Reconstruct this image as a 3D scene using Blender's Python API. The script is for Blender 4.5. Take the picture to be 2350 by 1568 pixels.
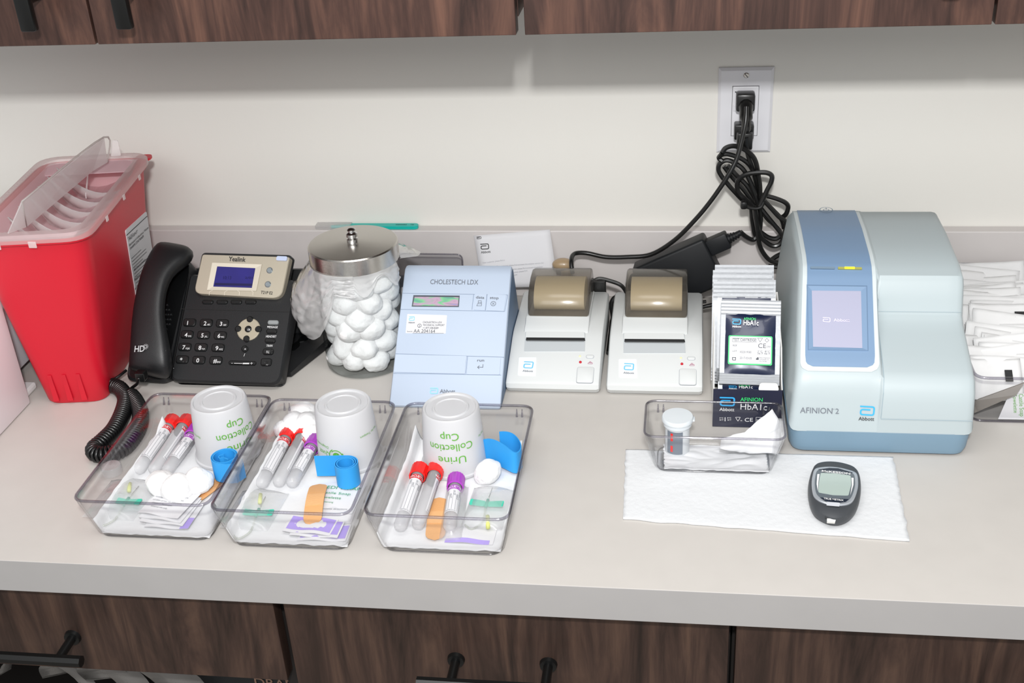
import bpy, bmesh, math, random
from mathutils import Vector as V, Matrix, Euler, noise
R = random.Random(11)
for o in list(bpy.data.objects): bpy.data.objects.remove(o)
SC = bpy.context.scene
COL = SC.collection
pi = math.pi
# ------------------------------------------------------------ camera, light, exposure
CAM = V((0.0, -1.52513, 0.75354)); YAW, PIT, ROL, FPX = 0.163760, 0.497135, -0.063307, 2709.59
FW = V((-math.sin(YAW)*math.cos(PIT), math.cos(YAW)*math.cos(PIT), -math.sin(PIT)))
_r = V((math.cos(YAW), math.sin(YAW), 0)); _u = _r.cross(FW)
RT = _r*math.cos(ROL)+_u*math.sin(ROL); UP = -_r*math.sin(ROL)+_u*math.cos(ROL)
cd = bpy.data.cameras.new('camera'); cam = bpy.data.objects.new('camera', cd); COL.objects.link(cam)
cd.sensor_width = 36; cd.lens = FPX/2350*36; cd.clip_start = .05; cd.clip_end = 50
M3 = Matrix((RT, UP, -FW)).transposed()
cam.matrix_world = Matrix.Translation(CAM) @ M3.to_4x4()
SC.camera = cam
SC.cycles.transparent_max_bounces = 48
SC.view_settings.view_transform = 'Standard'; SC.view_settings.look = 'None'
SC.view_settings.exposure = 0.0; SC.view_settings.gamma = 1; SC.view_settings.use_curve_mapping = False
w = bpy.data.worlds.new('world'); SC.world = w; w.use_nodes = True
bg = w.node_tree.nodes['Background']; bg.inputs[0].default_value = (1, .992, .985, 1); bg.inputs[1].default_value = .54

def area(name, loc, tgt, sx, sy, e, col=(1, 1, 1)):
    l = bpy.data.lights.new(name, 'AREA'); l.shape = 'RECTANGLE'; l.size = sx; l.size_y = sy; l.energy = e; l.color = col
    o = bpy.data.objects.new(name, l); COL.objects.link(o); o.location = loc
    o.rotation_euler = (V(tgt)-V(loc)).to_track_quat('-Z', 'Y').to_euler(); return o
area('flash_light', (.02, -1.62, 1.06), (-.1, -.15, .1), .09, .06, 19, (1, .995, .99))
area('added_fill_light', (-.35, -2.7, 1.6), (0, 0, .2), 2.2, .9, 27, (1, .995, .985))  # added soft fill from behind the viewer, evens out the flash falloff
area('ceiling_light', (-.1, -1.0, 1.75), (-.1, -.9, 0), 1.2, .6, 11, (1, .985, .96))

# ------------------------------------------------------------ helpers
def srgb(h):
    h = h.lstrip('#'); c = [int(h[i:i+2], 16)/255 for i in (0, 2, 4)]
    return tuple((x/12.92 if x <= .04045 else ((x+.055)/1.055)**2.4) for x in c)+(1,)
MATS = {}
def mat(name, col, rough=.5, metal=0, spec=.5, bump=0, bscale=300, var=0, vscale=8, coat=0, trans=0, emit=0, sheen=0, sss=0):
    if name in MATS: return MATS[name]
    m = bpy.data.materials.new(name); m.use_nodes = True; nt = m.node_tree; N = nt.nodes; L = nt.links
    b = N['Principled BSDF']; c = srgb(col)
    b.inputs['Base Color'].default_value = c; b.inputs['Roughness'].default_value = rough
    b.inputs['Metallic'].default_value = metal; b.inputs['Specular IOR Level'].default_value = spec
    b.inputs['Coat Weight'].default_value = coat
    b.inputs['Transmission Weight'].default_value = trans
    if sss: b.inputs['Subsurface Weight'].default_value = sss; b.inputs['Subsurface Radius'].default_value = (.01, .01, .01); b.inputs['Subsurface Scale'].default_value = .5
    if emit: b.inputs['Emission Color'].default_value = c; b.inputs['Emission Strength'].default_value = emit
    tc = N.new('ShaderNodeTexCoord')
    if var:
        n = N.new('ShaderNodeTexNoise'); n.inputs['Scale'].default_value = vscale; n.inputs['Detail'].default_value = 6
        L.new(tc.outputs['Object'], n.inputs['Vector'])
        mr = N.new('ShaderNodeMapRange'); mr.inputs['To Min'].default_value = 1-var; mr.inputs['To Max'].default_value = 1+var
        L.new(n.outputs[0], mr.inputs['Value'])
        mx = N.new('ShaderNodeVectorMath'); mx.operation = 'SCALE'; mx.inputs[0].default_value = c[:3]
        L.new(mr.outputs[0], mx.inputs['Scale']); L.new(mx.outputs[0], b.inputs['Base Color'])
    if bump:
        n = N.new('ShaderNodeTexNoise'); n.inputs['Scale'].default_value = bscale; n.inputs['Detail'].default_value = 3
        L.new(tc.outputs['Object'], n.inputs['Vector'])
        bp = N.new('ShaderNodeBump'); bp.inputs['Strength'].default_value = bump; bp.inputs['Distance'].default_value = .001
        L.new(n.outputs[0], bp.inputs['Height']); L.new(bp.outputs[0], b.inputs['Normal'])
    MATS[name] = m; return m

def clear(name, tint=(.97, .97, .97), refl=.5, rough=.04, milky=0, milk=(.9, .9, .9), edge=0.0, edgecol=(.35, .35, .4)):
    """thin clear plastic: see-through, fresnel gloss, optionally milky; walls seen edge-on absorb more"""
    if name in MATS: return MATS[name]
    m = bpy.data.materials.new(name); m.use_nodes = True; nt = m.node_tree; N = nt.nodes; L = nt.links
    N.remove(N['Principled BSDF']); out = N['Material Output']
    t = N.new('ShaderNodeBsdfTransparent'); t.inputs[0].default_value = (*tint, 1)
    g = N.new('ShaderNodeBsdfGlossy'); g.inputs['Roughness'].default_value = rough
    f = N.new('ShaderNodeLayerWeight'); f.inputs[0].default_value = .5
    pw = N.new('ShaderNodeMath'); pw.operation = 'POWER'; pw.inputs[1].default_value = 4; L.new(f.outputs['Facing'], pw.inputs[0])
    k = N.new('ShaderNodeMath'); k.operation = 'MULTIPLY_ADD'; k.inputs[1].default_value = .8*refl; k.inputs[2].default_value = .04*refl; k.use_clamp = True; L.new(pw.outputs[0], k.inputs[0])
    last = t
    if edge:
        lw = N.new('ShaderNodeLayerWeight'); lw.inputs[0].default_value = edge
        mc = N.new('ShaderNodeMixRGB'); mc.inputs[1].default_value = (*tint, 1); mc.inputs[2].default_value = (*edgecol, 1)
        L.new(lw.outputs['Facing'], mc.inputs[0]); L.new(mc.outputs[0], t.inputs[0])
    if milky:
        d = N.new('ShaderNodeBsdfDiffuse'); d.inputs[0].default_value = (*milk, 1)
        tr = N.new('ShaderNodeBsdfTranslucent'); tr.inputs[0].default_value = (*milk, 1)
        a = N.new('ShaderNodeMixShader'); a.inputs[0].default_value = .45; L.new(d.outputs[0], a.inputs[1]); L.new(tr.outputs[0], a.inputs[2])
        b = N.new('ShaderNodeMixShader'); b.inputs[0].default_value = milky; L.new(t.outputs[0], b.inputs[1]); L.new(a.outputs[0], b.inputs[2]); last = b
    mx = N.new('ShaderNodeMixShader'); L.new(k.outputs[0], mx.inputs[0]); L.new(last.outputs[0], mx.inputs[1]); L.new(g.outputs[0], mx.inputs[2])
    L.new(mx.outputs[0], out.inputs['Surface']); MATS[name] = m; return m

def wood(name, c1, c2, c3, seed=0, rough=.4):
    m = bpy.data.materials.new(name); m.use_nodes = True; nt = m.node_tree; N = nt.nodes; L = nt.links; b = N['Principled BSDF']
    tc = N.new('ShaderNodeTexCoord'); mp = N.new('ShaderNodeMapping'); mp.inputs['Scale'].default_value = (13, 6, 1.6); mp.inputs['Location'].default_value = (seed, seed*2, seed)
    L.new(tc.outputs['Object'], mp.inputs[0])
    n1 = N.new('ShaderNodeTexNoise'); n1.inputs['Scale'].default_value = 1.6; n1.inputs['Detail'].default_value = 7; n1.inputs['Roughness'].default_value = .62; n1.inputs['Distortion'].default_value = 1.7
    L.new(mp.outputs[0], n1.inputs['Vector'])
    mp2 = N.new('ShaderNodeMapping'); mp2.inputs['Scale'].default_value = (120, 40, 5); L.new(tc.outputs['Object'], mp2.inputs[0])
    n2 = N.new('ShaderNodeTexNoise'); n2.inputs['Scale'].default_value = 1.5; n2.inputs['Detail'].default_value = 4; L.new(mp2.outputs[0], n2.inputs['Vector'])
    ad = N.new('ShaderNodeMath'); ad.operation = 'MULTIPLY_ADD'; ad.inputs[1].default_value = .22; L.new(n2.outputs[0], ad.inputs[0]); L.new(n1.outputs[0], ad.inputs[2])
    r = N.new('ShaderNodeValToRGB'); L.new(ad.outputs[0], r.inputs[0]); e = r.color_ramp.elements
    e[0].position = .42; e[0].color = srgb(c1); e[1].position = .82; e[1].color = srgb(c3)
    q = e.new(.6); q.color = srgb(c2)
    L.new(r.outputs[0], b.inputs['Base Color']); b.inputs['Roughness'].default_value = rough; b.inputs['Specular IOR Level'].default_value = .35
    return m

def ray(x, y): return FW + RT*((x-1175)/FPX) - UP*((y-784)/FPX)
class Pl:
    def __init__(s, p, n): s.p = V(p); s.n = V(n).normalized()
    def hit(s, x, y):
        d = ray(x, y); return CAM + d*((s.p-CAM).dot(s.n)/d.dot(s.n))
    def up(s, h): return Pl(s.p+s.n*h, s.n)
def PZ(z): return Pl((0, 0, z), (0, 0, 1))
def PY(y): return Pl((0, y, 0), (0, -1, 0))
def slope(p1, p2): # plane containing the x axis through two (y,z) points, facing up/front
    d = V((0, p2[0]-p1[0], p2[1]-p1[1])); n = V((1, 0, 0)).cross(d)
    return Pl((0, p1[0], p1[1]), n)
WL = {}
def root(name, loc, label, cat, group=None):
    o = bpy.data.objects.new(name, None); COL.objects.link(o); o.location = loc; o.empty_display_size = .02
    o['label'] = label; o['category'] = cat
    if group: o['group'] = group
    WL[o.name] = V(loc); return o
def tag(o, label, cat, group=None, kind=None):
    if label: o['label'] = label
    if cat: o['category'] = cat
    if group: o['group'] = group
    if kind: o['kind'] = kind
    return o
def obj(name, bm, m, parent=None, smooth=None, sub=0, solid=0):
    off = V((0, 0, 0))
    if parent is not None: off = WL[parent.name]
    bmesh.ops.recalc_face_normals(bm, faces=bm.faces) if smooth != 'raw' else None
    for v in bm.verts: v.co -= off
    me = bpy.data.meshes.new(name); bm.to_mesh(me); bm.free()
    for mm in (m if isinstance(m, list) else [m]): me.materials.append(mm)
    o = bpy.data.objects.new(name, me); COL.objects.link(o); o.parent = parent; WL[o.name] = off
    if smooth:
        for p in me.polygons: p.use_smooth = True
        if smooth == 'auto':
            me.set_sharp_from_angle(angle=math.radians(38))
    if solid:
        s = o.modifiers.new('s', 'SOLIDIFY'); s.thickness = solid; s.offset = 0
    if sub:
        s = o.modifiers.new('d', 'SUBSURF'); s.levels = sub; s.render_levels = sub
    return o
def NB(): return bmesh.new()
def free_obj(name, bm, m, label, cat, group=None, kind=None, smooth=None, **k):
    """top level thing that is one mesh, origin moved to its base centre"""
    xs = [v.co.copy() for v in bm.verts]
    c = V((sum(v.x for v in xs)/len(xs), sum(v.y for v in xs)/len(xs), min(v.z for v in xs)))
    for v in bm.verts: v.co -= c
    o = obj(name, bm, m, None, smooth, **k); o.location = c; WL[o.name] = c
    return tag(o, label, cat, group, kind)
def box(bm, a, b, bev=0, seg=2, rot=None, about=None):
    a, b = V(a), V(b); c = (a+b)/2; s = b-a
    t = bmesh.new(); bmesh.ops.create_cube(t, size=1, matrix=Matrix.Translation(c) @ Matrix.Diagonal((abs(s.x), abs(s.y), abs(s.z), 1)))
    if bev: bmesh.ops.bevel(t, geom=t.edges[:], offset=bev, segments=seg, affect='EDGES', profile=.5, clamp_overlap=True)
    if rot is not None:
        p = V(about) if about is not None else c
        bmesh.ops.transform(t, matrix=Matrix.Translation(p) @ rot.to_4x4() @ Matrix.Translation(-p), verts=t.verts)
    merge(bm, t); return bm
def merge(bm, t):
    me = bpy.data.meshes.new('tmp'); t.to_mesh(me); t.free(); bm.from_mesh(me); bpy.data.meshes.remove(me)
def loft(bm, loops, cap=True, close=True, closeends=False):
    vs = [[bm.verts.new(p) for p in lp] for lp in loops]; n = len(vs[0])
    for i in range(len(vs)-1+(1 if closeends else 0)):
        A, B = vs[i], vs[(i+1) % len(vs)]
        for j in range(n if close else n-1):
            k = (j+1) % n
            try: bm.faces.new((A[j], A[k], B[k], B[j]))
            except ValueError: pass
    if cap and not closeends:
        bm.faces.new(list(reversed(vs[0]))); bm.faces.new(vs[-1])
    return bm
def circ(c, r, n=24, z=None, ax=None):
    c = V(c); return [c+V((r*math.cos(2*pi*i/n), r*math.sin(2*pi*i/n), 0)) for i in range(n)]
def lathe(bm, prof, c, n=40, cap=True):
    c = V(c); return loft(bm, [circ(c+V((0, 0, z)), max(r, 1e-5), n) for r, z in prof], cap)
def tube(bm, pts, r, n=8, cap=True):
    pts = [V(p) for p in pts]; rs = r if isinstance(r, (list, tuple)) else [r]*len(pts)
    loops = []; nrm = None
    for i, p in enumerate(pts):
        t = (pts[min(i+1, len(pts)-1)]-pts[max(i-1, 0)]).normalized()
        if nrm is None:
            nrm = t.orthogonal().normalized()
        else:
            nrm = (nrm - t*nrm.dot(t)).normalized()
        b = t.cross(nrm)
        loops.append([p+(nrm*math.cos(2*pi*j/n)+b*math.sin(2*pi*j/n))*rs[i] for j in range(n)])
    return loft(bm, loops, cap)
def smooth_path(pts, k=8, closed=False):
    pts = [V(p) for p in pts]; out = []; n = len(pts)
    rng = range(n if closed else n-1)
    g = (lambda i: pts[i % n]) if closed else (lambda i: pts[max(0, min(n-1, i))])
    for i in rng:
        a, b, c, d = g(i-1), g(i), g(i+1), g(i+2)
        for j in range(k):
            t = j/k; out.append(.5*((2*b)+(c-a)*t+(2*a-5*b+4*c-d)*t*t+(3*b-a-3*c+d)*t**3))
    if not closed: out.append(pts[-1])
    return out
def rpoly(c, r, seg=5):
    """round the corners of a planar polygon"""
    c = [V(p) for p in c]; out = []; n = len(c); rr = r if isinstance(r, (list, tuple)) else [r]*n
    for i in range(n):
        p, a, b = c[i], c[i-1], c[(i+1) % n]
        if rr[i] <= 0: out.append(p); continue
        da, db = (a-p), (b-p); q = min(rr[i], da.length*.48, db.length*.48)
        A = p+da.normalized()*q; B = p+db.normalized()*q
        for s in range(seg+1):
            t = s/seg; out.append(A*(1-t)**2+p*2*t*(1-t)+B*t*t)
    return out
def rrect(cx, cy, hx, hy, r, z, seg=6, rot=0):
    pts = rpoly([(cx-hx, cy-hy, z), (cx+hx, cy-hy, z), (cx+hx, cy+hy, z), (cx-hx, cy+hy, z)], r, seg)
    if rot:
        m = Matrix.Rotation(rot, 3, 'Z'); c = V((cx, cy, 0)); pts = [m @ (p-c)+c for p in pts]
    return pts
def slab(bm, pts, nrm, th):
    """polygon with thickness th along nrm (from pts outwards)"""
    nrm = V(nrm).normalized(); return loft(bm, [pts, [p+nrm*th for p in pts]], True)
def patch(bm, pl, px, th=.0006, r=0, base=-.0004):
    pts = [pl.hit(*q)+pl.n*base for q in px]
    if r: pts = rpoly(pts, r)
    return slab(bm, pts, pl.n, th-base)
def flat(bm, pts): bm.faces.new([bm.verts.new(p) for p in pts]); return bm
def text2d(s, bold=0, spacing=1.0, shear=0):
    cu = bpy.data.curves.new('t', 'FONT'); cu.body = s; cu.size = 1; cu.resolution_u = 3; cu.offset = bold; cu.space_character = spacing; cu.shear = shear
    o = bpy.data.objects.new('t', cu); me = bpy.data.meshes.new_from_object(o)
    bpy.data.objects.remove(o); bpy.data.curves.remove(cu); return me
def put_text(bm, s, O, X, Y, width=None, h=None, bold=0, spacing=1.0, fn=None):
    """text with baseline start O, X direction unit, Y up unit; width or cap height h (metres)"""
    me = text2d(s, bold*.45, spacing)
    if not me.vertices: return bm
    x0 = min(v.co.x for v in me.vertices); x1 = max(v.co.x for v in me.vertices)
    if len(s) == 1 and h: width = None
    sx = width/(x1-x0) if width else h/.72
    sy = h/.72 if h else sx
    for v in me.vertices:
        a, b = (v.co.x-x0)*sx, v.co.y*sy
        v.co = fn(a, b) if fn else O+X*a+Y*b
    bm.from_mesh(me); bpy.data.meshes.remove(me); return bm
def txt(bm, s, pl, p0, p1, h=None, bold=0, spacing=1.0, eps=.0008):
    """text on a plane, baseline from pixel p0 to p1"""
    q = pl.up(eps); A = q.hit(*p0); B = q.hit(*p1); X = (B-A); wd = X.length; X.normalize(); Y = q.n.cross(X)
    return put_text(bm, s, A, X, Y, width=wd, h=h, bold=bold, spacing=spacing)
def ribbon(bm, pts2, wd, O, X, Y, r=.0):
    p3 = [V((x, y, 0)) for x, y in pts2]
    q = [p3[0]]
    for i in range(1, len(p3)-1):
        a, p, b = p3[i-1], p3[i], p3[i+1]; k = min(r, (a-p).length*.49, (b-p).length*.49)
        if k <= 0: q.append(p); continue
        A = p+(a-p).normalized()*k; B = p+(b-p).normalized()*k
        for s in range(5): t = s/4; q.append(A*(1-t)**2+p*2*t*(1-t)+B*t*t)
    q.append(p3[-1]); L = []; Rr = []
    for i, p in enumerate(q):
        t1 = (q[min(i+1, len(q)-1)]-p); t0 = p-q[max(i-1, 0)]
        t1 = t1.normalized() if t1.length > 1e-9 else t0.normalized(); t0 = t0.normalized() if t0.length > 1e-9 else t1
        t = (t0+t1).normalized(); n = V((-t.y, t.x, 0)); k = wd/2/max(.5, n.dot(V((-t0.y, t0.x, 0))))
        L.append(p+n*k); Rr.append(p-n*k)
    f = lambda p: O+X*p.x+Y*p.y
    a = [bm.verts.new(f(p)) for p in L]; b = [bm.verts.new(f(p)) for p in Rr]
    for i in range(len(a)-1): bm.faces.new((b[i], b[i+1], a[i+1], a[i]))
    return bm
def logo(bm, O, X, Y, wd, ht=None, st=.15):
    ht = ht or wd*.82
    P = [(0, .92), (.93, .92), (.93, .07), (.07, .07), (.07, .6), (.7, .6)]
    return ribbon(bm, [(x*wd, y*ht) for x, y in P], st*ht, O, X, Y, r=.14*wd)
def logo_px(bm, pl, bl, br, tl, st=.15, eps=.0008):
    q = pl.up(eps); O = q.hit(*bl); X = q.hit(*br)-O; Y = q.hit(*tl)-O
    wd, ht = X.length, Y.length; X.normalize(); Y = q.n.cross(X)
    return logo(bm, O, X, Y, wd, ht, st)
def line(bm, pl, a, b, wd=.0006, eps=.0007):
    q = pl.up(eps); A = q.hit(*a); B = q.hit(*b); t = (B-A).normalized(); n = q.n.cross(t)*wd/2
    flat(bm, [A-n, B-n, B+n, A+n]); return bm
def ring(bm, pl, c, rad, wd, eps=.0008, n=20):
    q = pl.up(eps); C = q.hit(*c); X = q.n.orthogonal().normalized(); Y = q.n.cross(X)
    f = lambda a, r: C+(X*math.cos(a)+Y*math.sin(a))*r
    for i in range(n):
        a, b = 2*pi*i/n, 2*pi*(i+1)/n; flat(bm, [f(a, rad), f(b, rad), f(b, rad-wd), f(a, rad-wd)])
    return bm
def copy_tree(o, parent=None):
    c = o.copy(); COL.objects.link(c); c.parent = parent
    for ch in [x for x in COL.objects if x.parent == o]: copy_tree(ch, c)
    return c
def pz(x, y, z=0): return PZ(z).hit(x, y)

# ------------------------------------------------------------ materials
m_wall = mat('wall_paint', '#dcdad4', .75, bump=.15, bscale=120, var=.01)
m_counter = mat('counter_laminate', '#bdb9b4', .38, spec=.4, var=.045, vscale=26)
m_edge = mat('counter_edge', '#aeabab', .45, spec=.4, var=.05, vscale=20)
m_wood_u = wood('walnut_upper', '#261a17', '#422e28', '#64473b', 3)
m_wood_l = wood('walnut_lower', '#231a16', '#3b2c26', '#554136', 9)
m_dark = mat('shade_dark_wood', '#17110e', .8)  # shade put into the carcass colour so gaps and open shelf read black
m_blk = mat('black_metal', '#0e0f0f', .35, metal=.3, spec=.6)
m_black = mat('black_plastic', '#191a1c', .42, spec=.45, bump=.12, bscale=900)
m_blackg = mat('black_gloss', '#0c0d0e', .22, spec=.55)
m_cable = mat('cable_rubber', '#141414', .32, spec=.5)
m_white = mat('white_plastic', '#eceeee', .35, spec=.45)
m_white2 = mat('white_plate', '#dadade', .4)
m_paper = mat('white_paper', '#d9d9dc', .8)
m_ink = mat('ink_black', '#1c1c1e', .7)
m_inkg = mat('ink_grey', '#6a6f78', .7)
m_blue = mat('logo_blue', '#35a9e6', .5)
m_green = mat('green_print', '#5fa63a', .6)
m_wtext = mat('white_print', '#f2f2f2', .6)
m_cotton = mat('cotton', '#e9e9e9', .95, spec=.05, bump=.9, bscale=260, sss=.25)
m_clear = clear('clear_styrene', (.985, .986, .988), .9, .05, edge=.06, edgecol=(.84, .84, .87))
m_rim = clear('clear_styrene_rim', (.70, .69, .73), 1.5, .12)
m_steel = mat('brushed_steel', '#c9c6c0', .24, metal=1, bump=.08, bscale=400)

# ------------------------------------------------------------ setting
o = obj('wall_back', box(NB(), (-2.2, 0, -.91), (2.2, .08, 1.5)), m_wall); tag(o, None, None, kind='structure')
o = obj('floor', box(NB(), (-2.2, -3, -.95), (2.2, 0, -.91)), mat('floor_vinyl', '#8f8a84', .5, var=.05)); tag(o, None, None, kind='structure')
D = .643
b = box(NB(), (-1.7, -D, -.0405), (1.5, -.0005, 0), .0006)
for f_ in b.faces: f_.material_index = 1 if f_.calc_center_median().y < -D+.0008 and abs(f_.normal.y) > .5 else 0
free_obj('countertop', b, [m_counter, mat('counter_front_shaded', '#a19f9e', .45, spec=.4, var=.05, vscale=20)], 'long light grey laminate countertop holding all the equipment', 'countertop')  # front face: same laminate darkened, its weaker light put into the colour
b = box(NB(), (-1.7, -.0192, .0002), (1.5, -.0002, .102), .0015)
free_obj('backsplash', b, mat('backsplash_laminate', '#cbc6c4', .42, spec=.4, var=.05, vscale=20), 'low grey laminate backsplash strip along the wall behind the counter', 'backsplash')

# upper cabinets
ZU, YU = .4555, -.34
def bar_handle_v(par, x, z0, y):
    h = NB(); box(h, (x-.0085, y-.040, z0), (x+.0085, y-.030, z0+.17), .0025)
    tube(h, [(x, y-.031, z0+.03), (x, y+.0, z0+.03)], .005, 12); tube(h, [(x, y-.031, z0+.14), (x, y+.0, z0+.14)], .005, 12)
    obj('handle', h, m_blk, par, 'auto')
G = -.1672; WU = .4561
for k, (xl, label) in enumerate([(G-2*WU, 'dark walnut wall cabinet above the phone, with two vertical black handles in view'), (G, 'dark walnut wall cabinet above the power outlet, one black handle in view')]):
    c = root('wall_cabinet', (xl+WU, YU/2, ZU), label, 'cabinet')
    b = NB(); box(b, (xl+.004, YU+.021, ZU+.014), (xl+2*WU-.004, -.0005, ZU+.75)); obj('carcass', b, m_wood_u, c)
    for j in (0, 1):
        x0, x1 = xl+j*WU+(.0045 if j == 0 else .0015), xl+(j+1)*WU-(.0045 if j == 1 else .0015)
        d = obj('door', box(NB(), (x0, YU, ZU), (x1, YU+.019, ZU+.75), .0008), m_wood_u, c)
        hx = x1-.050 if j == 0 else x0+.052
        if k == 1: hx = x1-.047 if j == 0 else x0+.055
        bar_handle_v(d, hx, ZU+(.024 if k == 0 else .04), YU)

# base cabinets
YF = -.622; XB = -.411; WB = .464; ZT = -.052
def bar_handle_h(par, x0, x1, z, y, posts):
    h = NB(); yy = y-.036
    pr = [V((0, yy+.0065*math.cos(a), z+.0065*math.sin(a))) for a in [pi/8+i*pi/4 for i in range(8)]]
    loft(h, [[p+V((x0, 0, 0)) for p in pr], [p+V((x1, 0, 0)) for p in pr]])
    for x in posts:
        tube(h, [(x, y+.0, z), (x, y-.004, z), (x, y-.0045, z), (x, yy, z)], [.0095, .0085, .005, .005], 16)
    obj('handle', h, m_blk, par, 'auto')
for k, lab in enumerate(['walnut base cabinet at the left with a shallow drawer above an open shelf', 'walnut base cabinet in the middle with two handle posts just in view', 'walnut base cabinet at the far right below the analyser']):
    x0 = XB-WB+WB*k
    if k == 0: x0 = XB-.75
    x1 = XB+WB*k
    c = root('base_cabinet', ((x0+x1)/2, -.31, -.91), lab, 'cabinet')
    b = NB()
    for q in [((x0+.001, -.60, -.90), (x0+.018, -.001, -.0415)), ((x1-.018, -.60, -.90), (x1-.001, -.001, -.0415)), ((x0+.001, -.02, -.90), (x1-.001, -.005, -.0415)), ((x0+.001, -.60, -.909), (x1-.001, -.001, -.892)), ((x0+.018, -.55, -.36), (x1-.018, -.02, -.345))]: box(b, *q)
    obj('carcass', b, m_dark, c)
    g = .0075 if k == 0 else .003
    zb = -.163 if k == 0 else -.88
    if k == 0:
        d = obj('drawer', box(NB(), (x0+.002, YF-.005, zb), (x1-.006, YF+.014, ZT), .0008), m_wood_l, c)
        bx = NB(); box(bx, (x0+.03, -.60, zb+.02), (x1-.03, -.1, ZT-.005)); obj('drawer_box', bx, m_dark, d)
        bar_handle_h(d, x0+.1, -.626, -.116, YF-.005, (x0+.14, -.653))
    else:
        d = obj('door' if k == 2 else 'drawer', box(NB(), (x0+(.003 if k == 1 else .0035), YF, -.43 if k == 1 else zb), (x1-.0035, YF+.019, ZT), .0008), m_wood_l, c)
        if k == 1:
            bar_handle_h(d, -.264, -.097, -.123, YF, (-.2295, -.1325)); obj('lower_door', box(NB(), (x0+.003, YF, zb), (x1-.0035, YF+.019, -.436), .0008), m_wood_l, c)
        else: bar_handle_h(d, .25, .45, -.131, YF, (.298, .40))
# things on the open shelf
b = NB(); box(b, (-.60, -.56, -.343), (-.432, -.42, -.20), .002)
ct = free_obj('drape_carton', b, mat('black_carton', '#15191c', .6), 'black carton on the open shelf under the left drawer', 'box')
b = NB(); txt(b, 'DRAP', PY(-.5602), (586, 1574), (674, 1580), .0125, .02); obj('lettering', b, mat('tan_print', '#8a6d5c', .6), ct)
b = NB()
for i in range(3):
    pts = smooth_path([(-.79+.055*i, -.59, -.22), (-.77+.045*i, -.600, -.19), (-.74+.05*i, -.595, -.178), (-.70+.05*i, -.59, -.21), (-.69+.05*i, -.58, -.26), (-.68+.05*i, -.57, -.34)], 5)
    for p0, p1 in zip(pts, pts[1:]):
        flat(b, [p0, p1, p1+V((.012+.02*i, .008, .004)), p0+V((.012+.02*i, .008, .004))])
bmesh.ops.remove_doubles(b, verts=b.verts, dist=.0001)
free_obj('plastic_bag', b, clear('bag_film_dark', (.8, .8, .8), 1, .2, milky=.35, milk=(.6, .58, .56)), 'crumpled clear plastic bag on the shelf below the left drawer', 'bag', smooth=True, solid=.0004)

# ------------------------------------------------------------ wall outlet
OX, OZ = .0753, .2662
c = root('wall_outlet', (OX, 0, OZ-.057), 'white duplex power outlet plate on the wall with two black plugs in it', 'outlet')
b = NB()
loft(b, [[V((OX+sx*.035, -.0004, OZ+sz*.057)) for sx, sz in ((-1, -1), (1, -1), (1, 1), (-1, 1))], [V((OX+sx*.035, -.003, OZ+sz*.057)) for sx, sz in ((-1, -1), (1, -1), (1, 1), (-1, 1))], [V((OX+sx*.0315, -.006, OZ+sz*.0535)) for sx, sz in ((-1, -1), (1, -1), (1, 1), (-1, 1))]])
obj('cover_plate', b, m_white2, c)
ins = obj('receptacle', box(NB(), (OX-.0165, -.0078, OZ-.033), (OX+.0165, -.005, OZ+.033), .001), mat('receptacle_white', '#e0e0e4', .35), c)
b = NB(); box(b, (OX-.0172, -.0063, OZ-.0338), (OX+.0172, -.0055, OZ+.0338), .0003); obj('seam', b, mat('seam_grey', '#7d7d80', .6), c)
b = NB(); box(b, (OX-.0155, -.0092, OZ+.001), (OX-.006, -.0075, OZ+.0095), .0005); box(b, (OX-.0045, -.0092, OZ+.001), (OX+.004, -.0075, OZ+.0095), .0005); obj('test_button', b, m_white2, c)
for dx, dz in ((.010, .004), (.010, .0075), (-.0135, .0255)): obj('indicator_hole', box(NB(), (OX+dx, -.0082, OZ+dz), (OX+dx+.0015, -.0077, OZ+dz+.0015)), m_ink, c)
b = NB(); t = bmesh.new(); lathe(t, [(.0001, 0), (.0035, 0), (.0035, .0012), (.0028, .0018), (.0001, .0018)], (0, 0, 0), 20); bmesh.ops.transform(t, matrix=Matrix.Translation((OX, -.006, OZ+.0475)) @ Matrix.Rotation(pi/2, 4, 'X'), verts=t.verts); merge(b, t)
s = obj('screw', b, m_steel, c, 'auto'); b = NB(); box(b, (OX-.0032, -.0081, OZ+.0471), (OX+.0032, -.0077, OZ+.0479), 0, rot=Matrix.Rotation(.9, 3, 'Y')); obj('slot', b, m_ink, s)

# ------------------------------------------------------------ sharps container
SX, SY, RO = -.777, -.222, math.radians(7.5)
c = root('sharps_container', (SX, SY, 0), 'tall red plastic sharps disposal container with clear flip lid at the left', 'sharps container')
m_red = mat('red_plastic', '#c8142a', .42, spec=.5, sss=.08)
def scr(hx, hy, z, r=.022): return rrect(SX, SY, hx, hy, r, z, 6, RO)
b = NB(); HT = .235
lo = [scr(.038, .113, .0005, .02), scr(.040, .115, .004, .021)]
for i in range(1, 9): t = i/8; lo.append(scr(.040+.030*t, .115+.019*t, .004+(HT-.012)*t, .021+.006*t))
lo += [scr(.0745, .1385, HT-.006, .03), scr(.0755, .1395, HT-.001, .03), scr(.0735, .1375, HT, .03), scr(.068, .132, HT-.002, .026), scr(.060, .124, HT-.06, .026)]
loft(b, lo, True); body = obj('bin_body', b, m_red, c, 'auto')
m3 = Matrix.Rotation(RO, 3, 'Z')
def sl(x, y, z): p = m3 @ V((x, y, 0)); return V((SX+p.x, SY+p.y, z))
b = NB()
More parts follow.
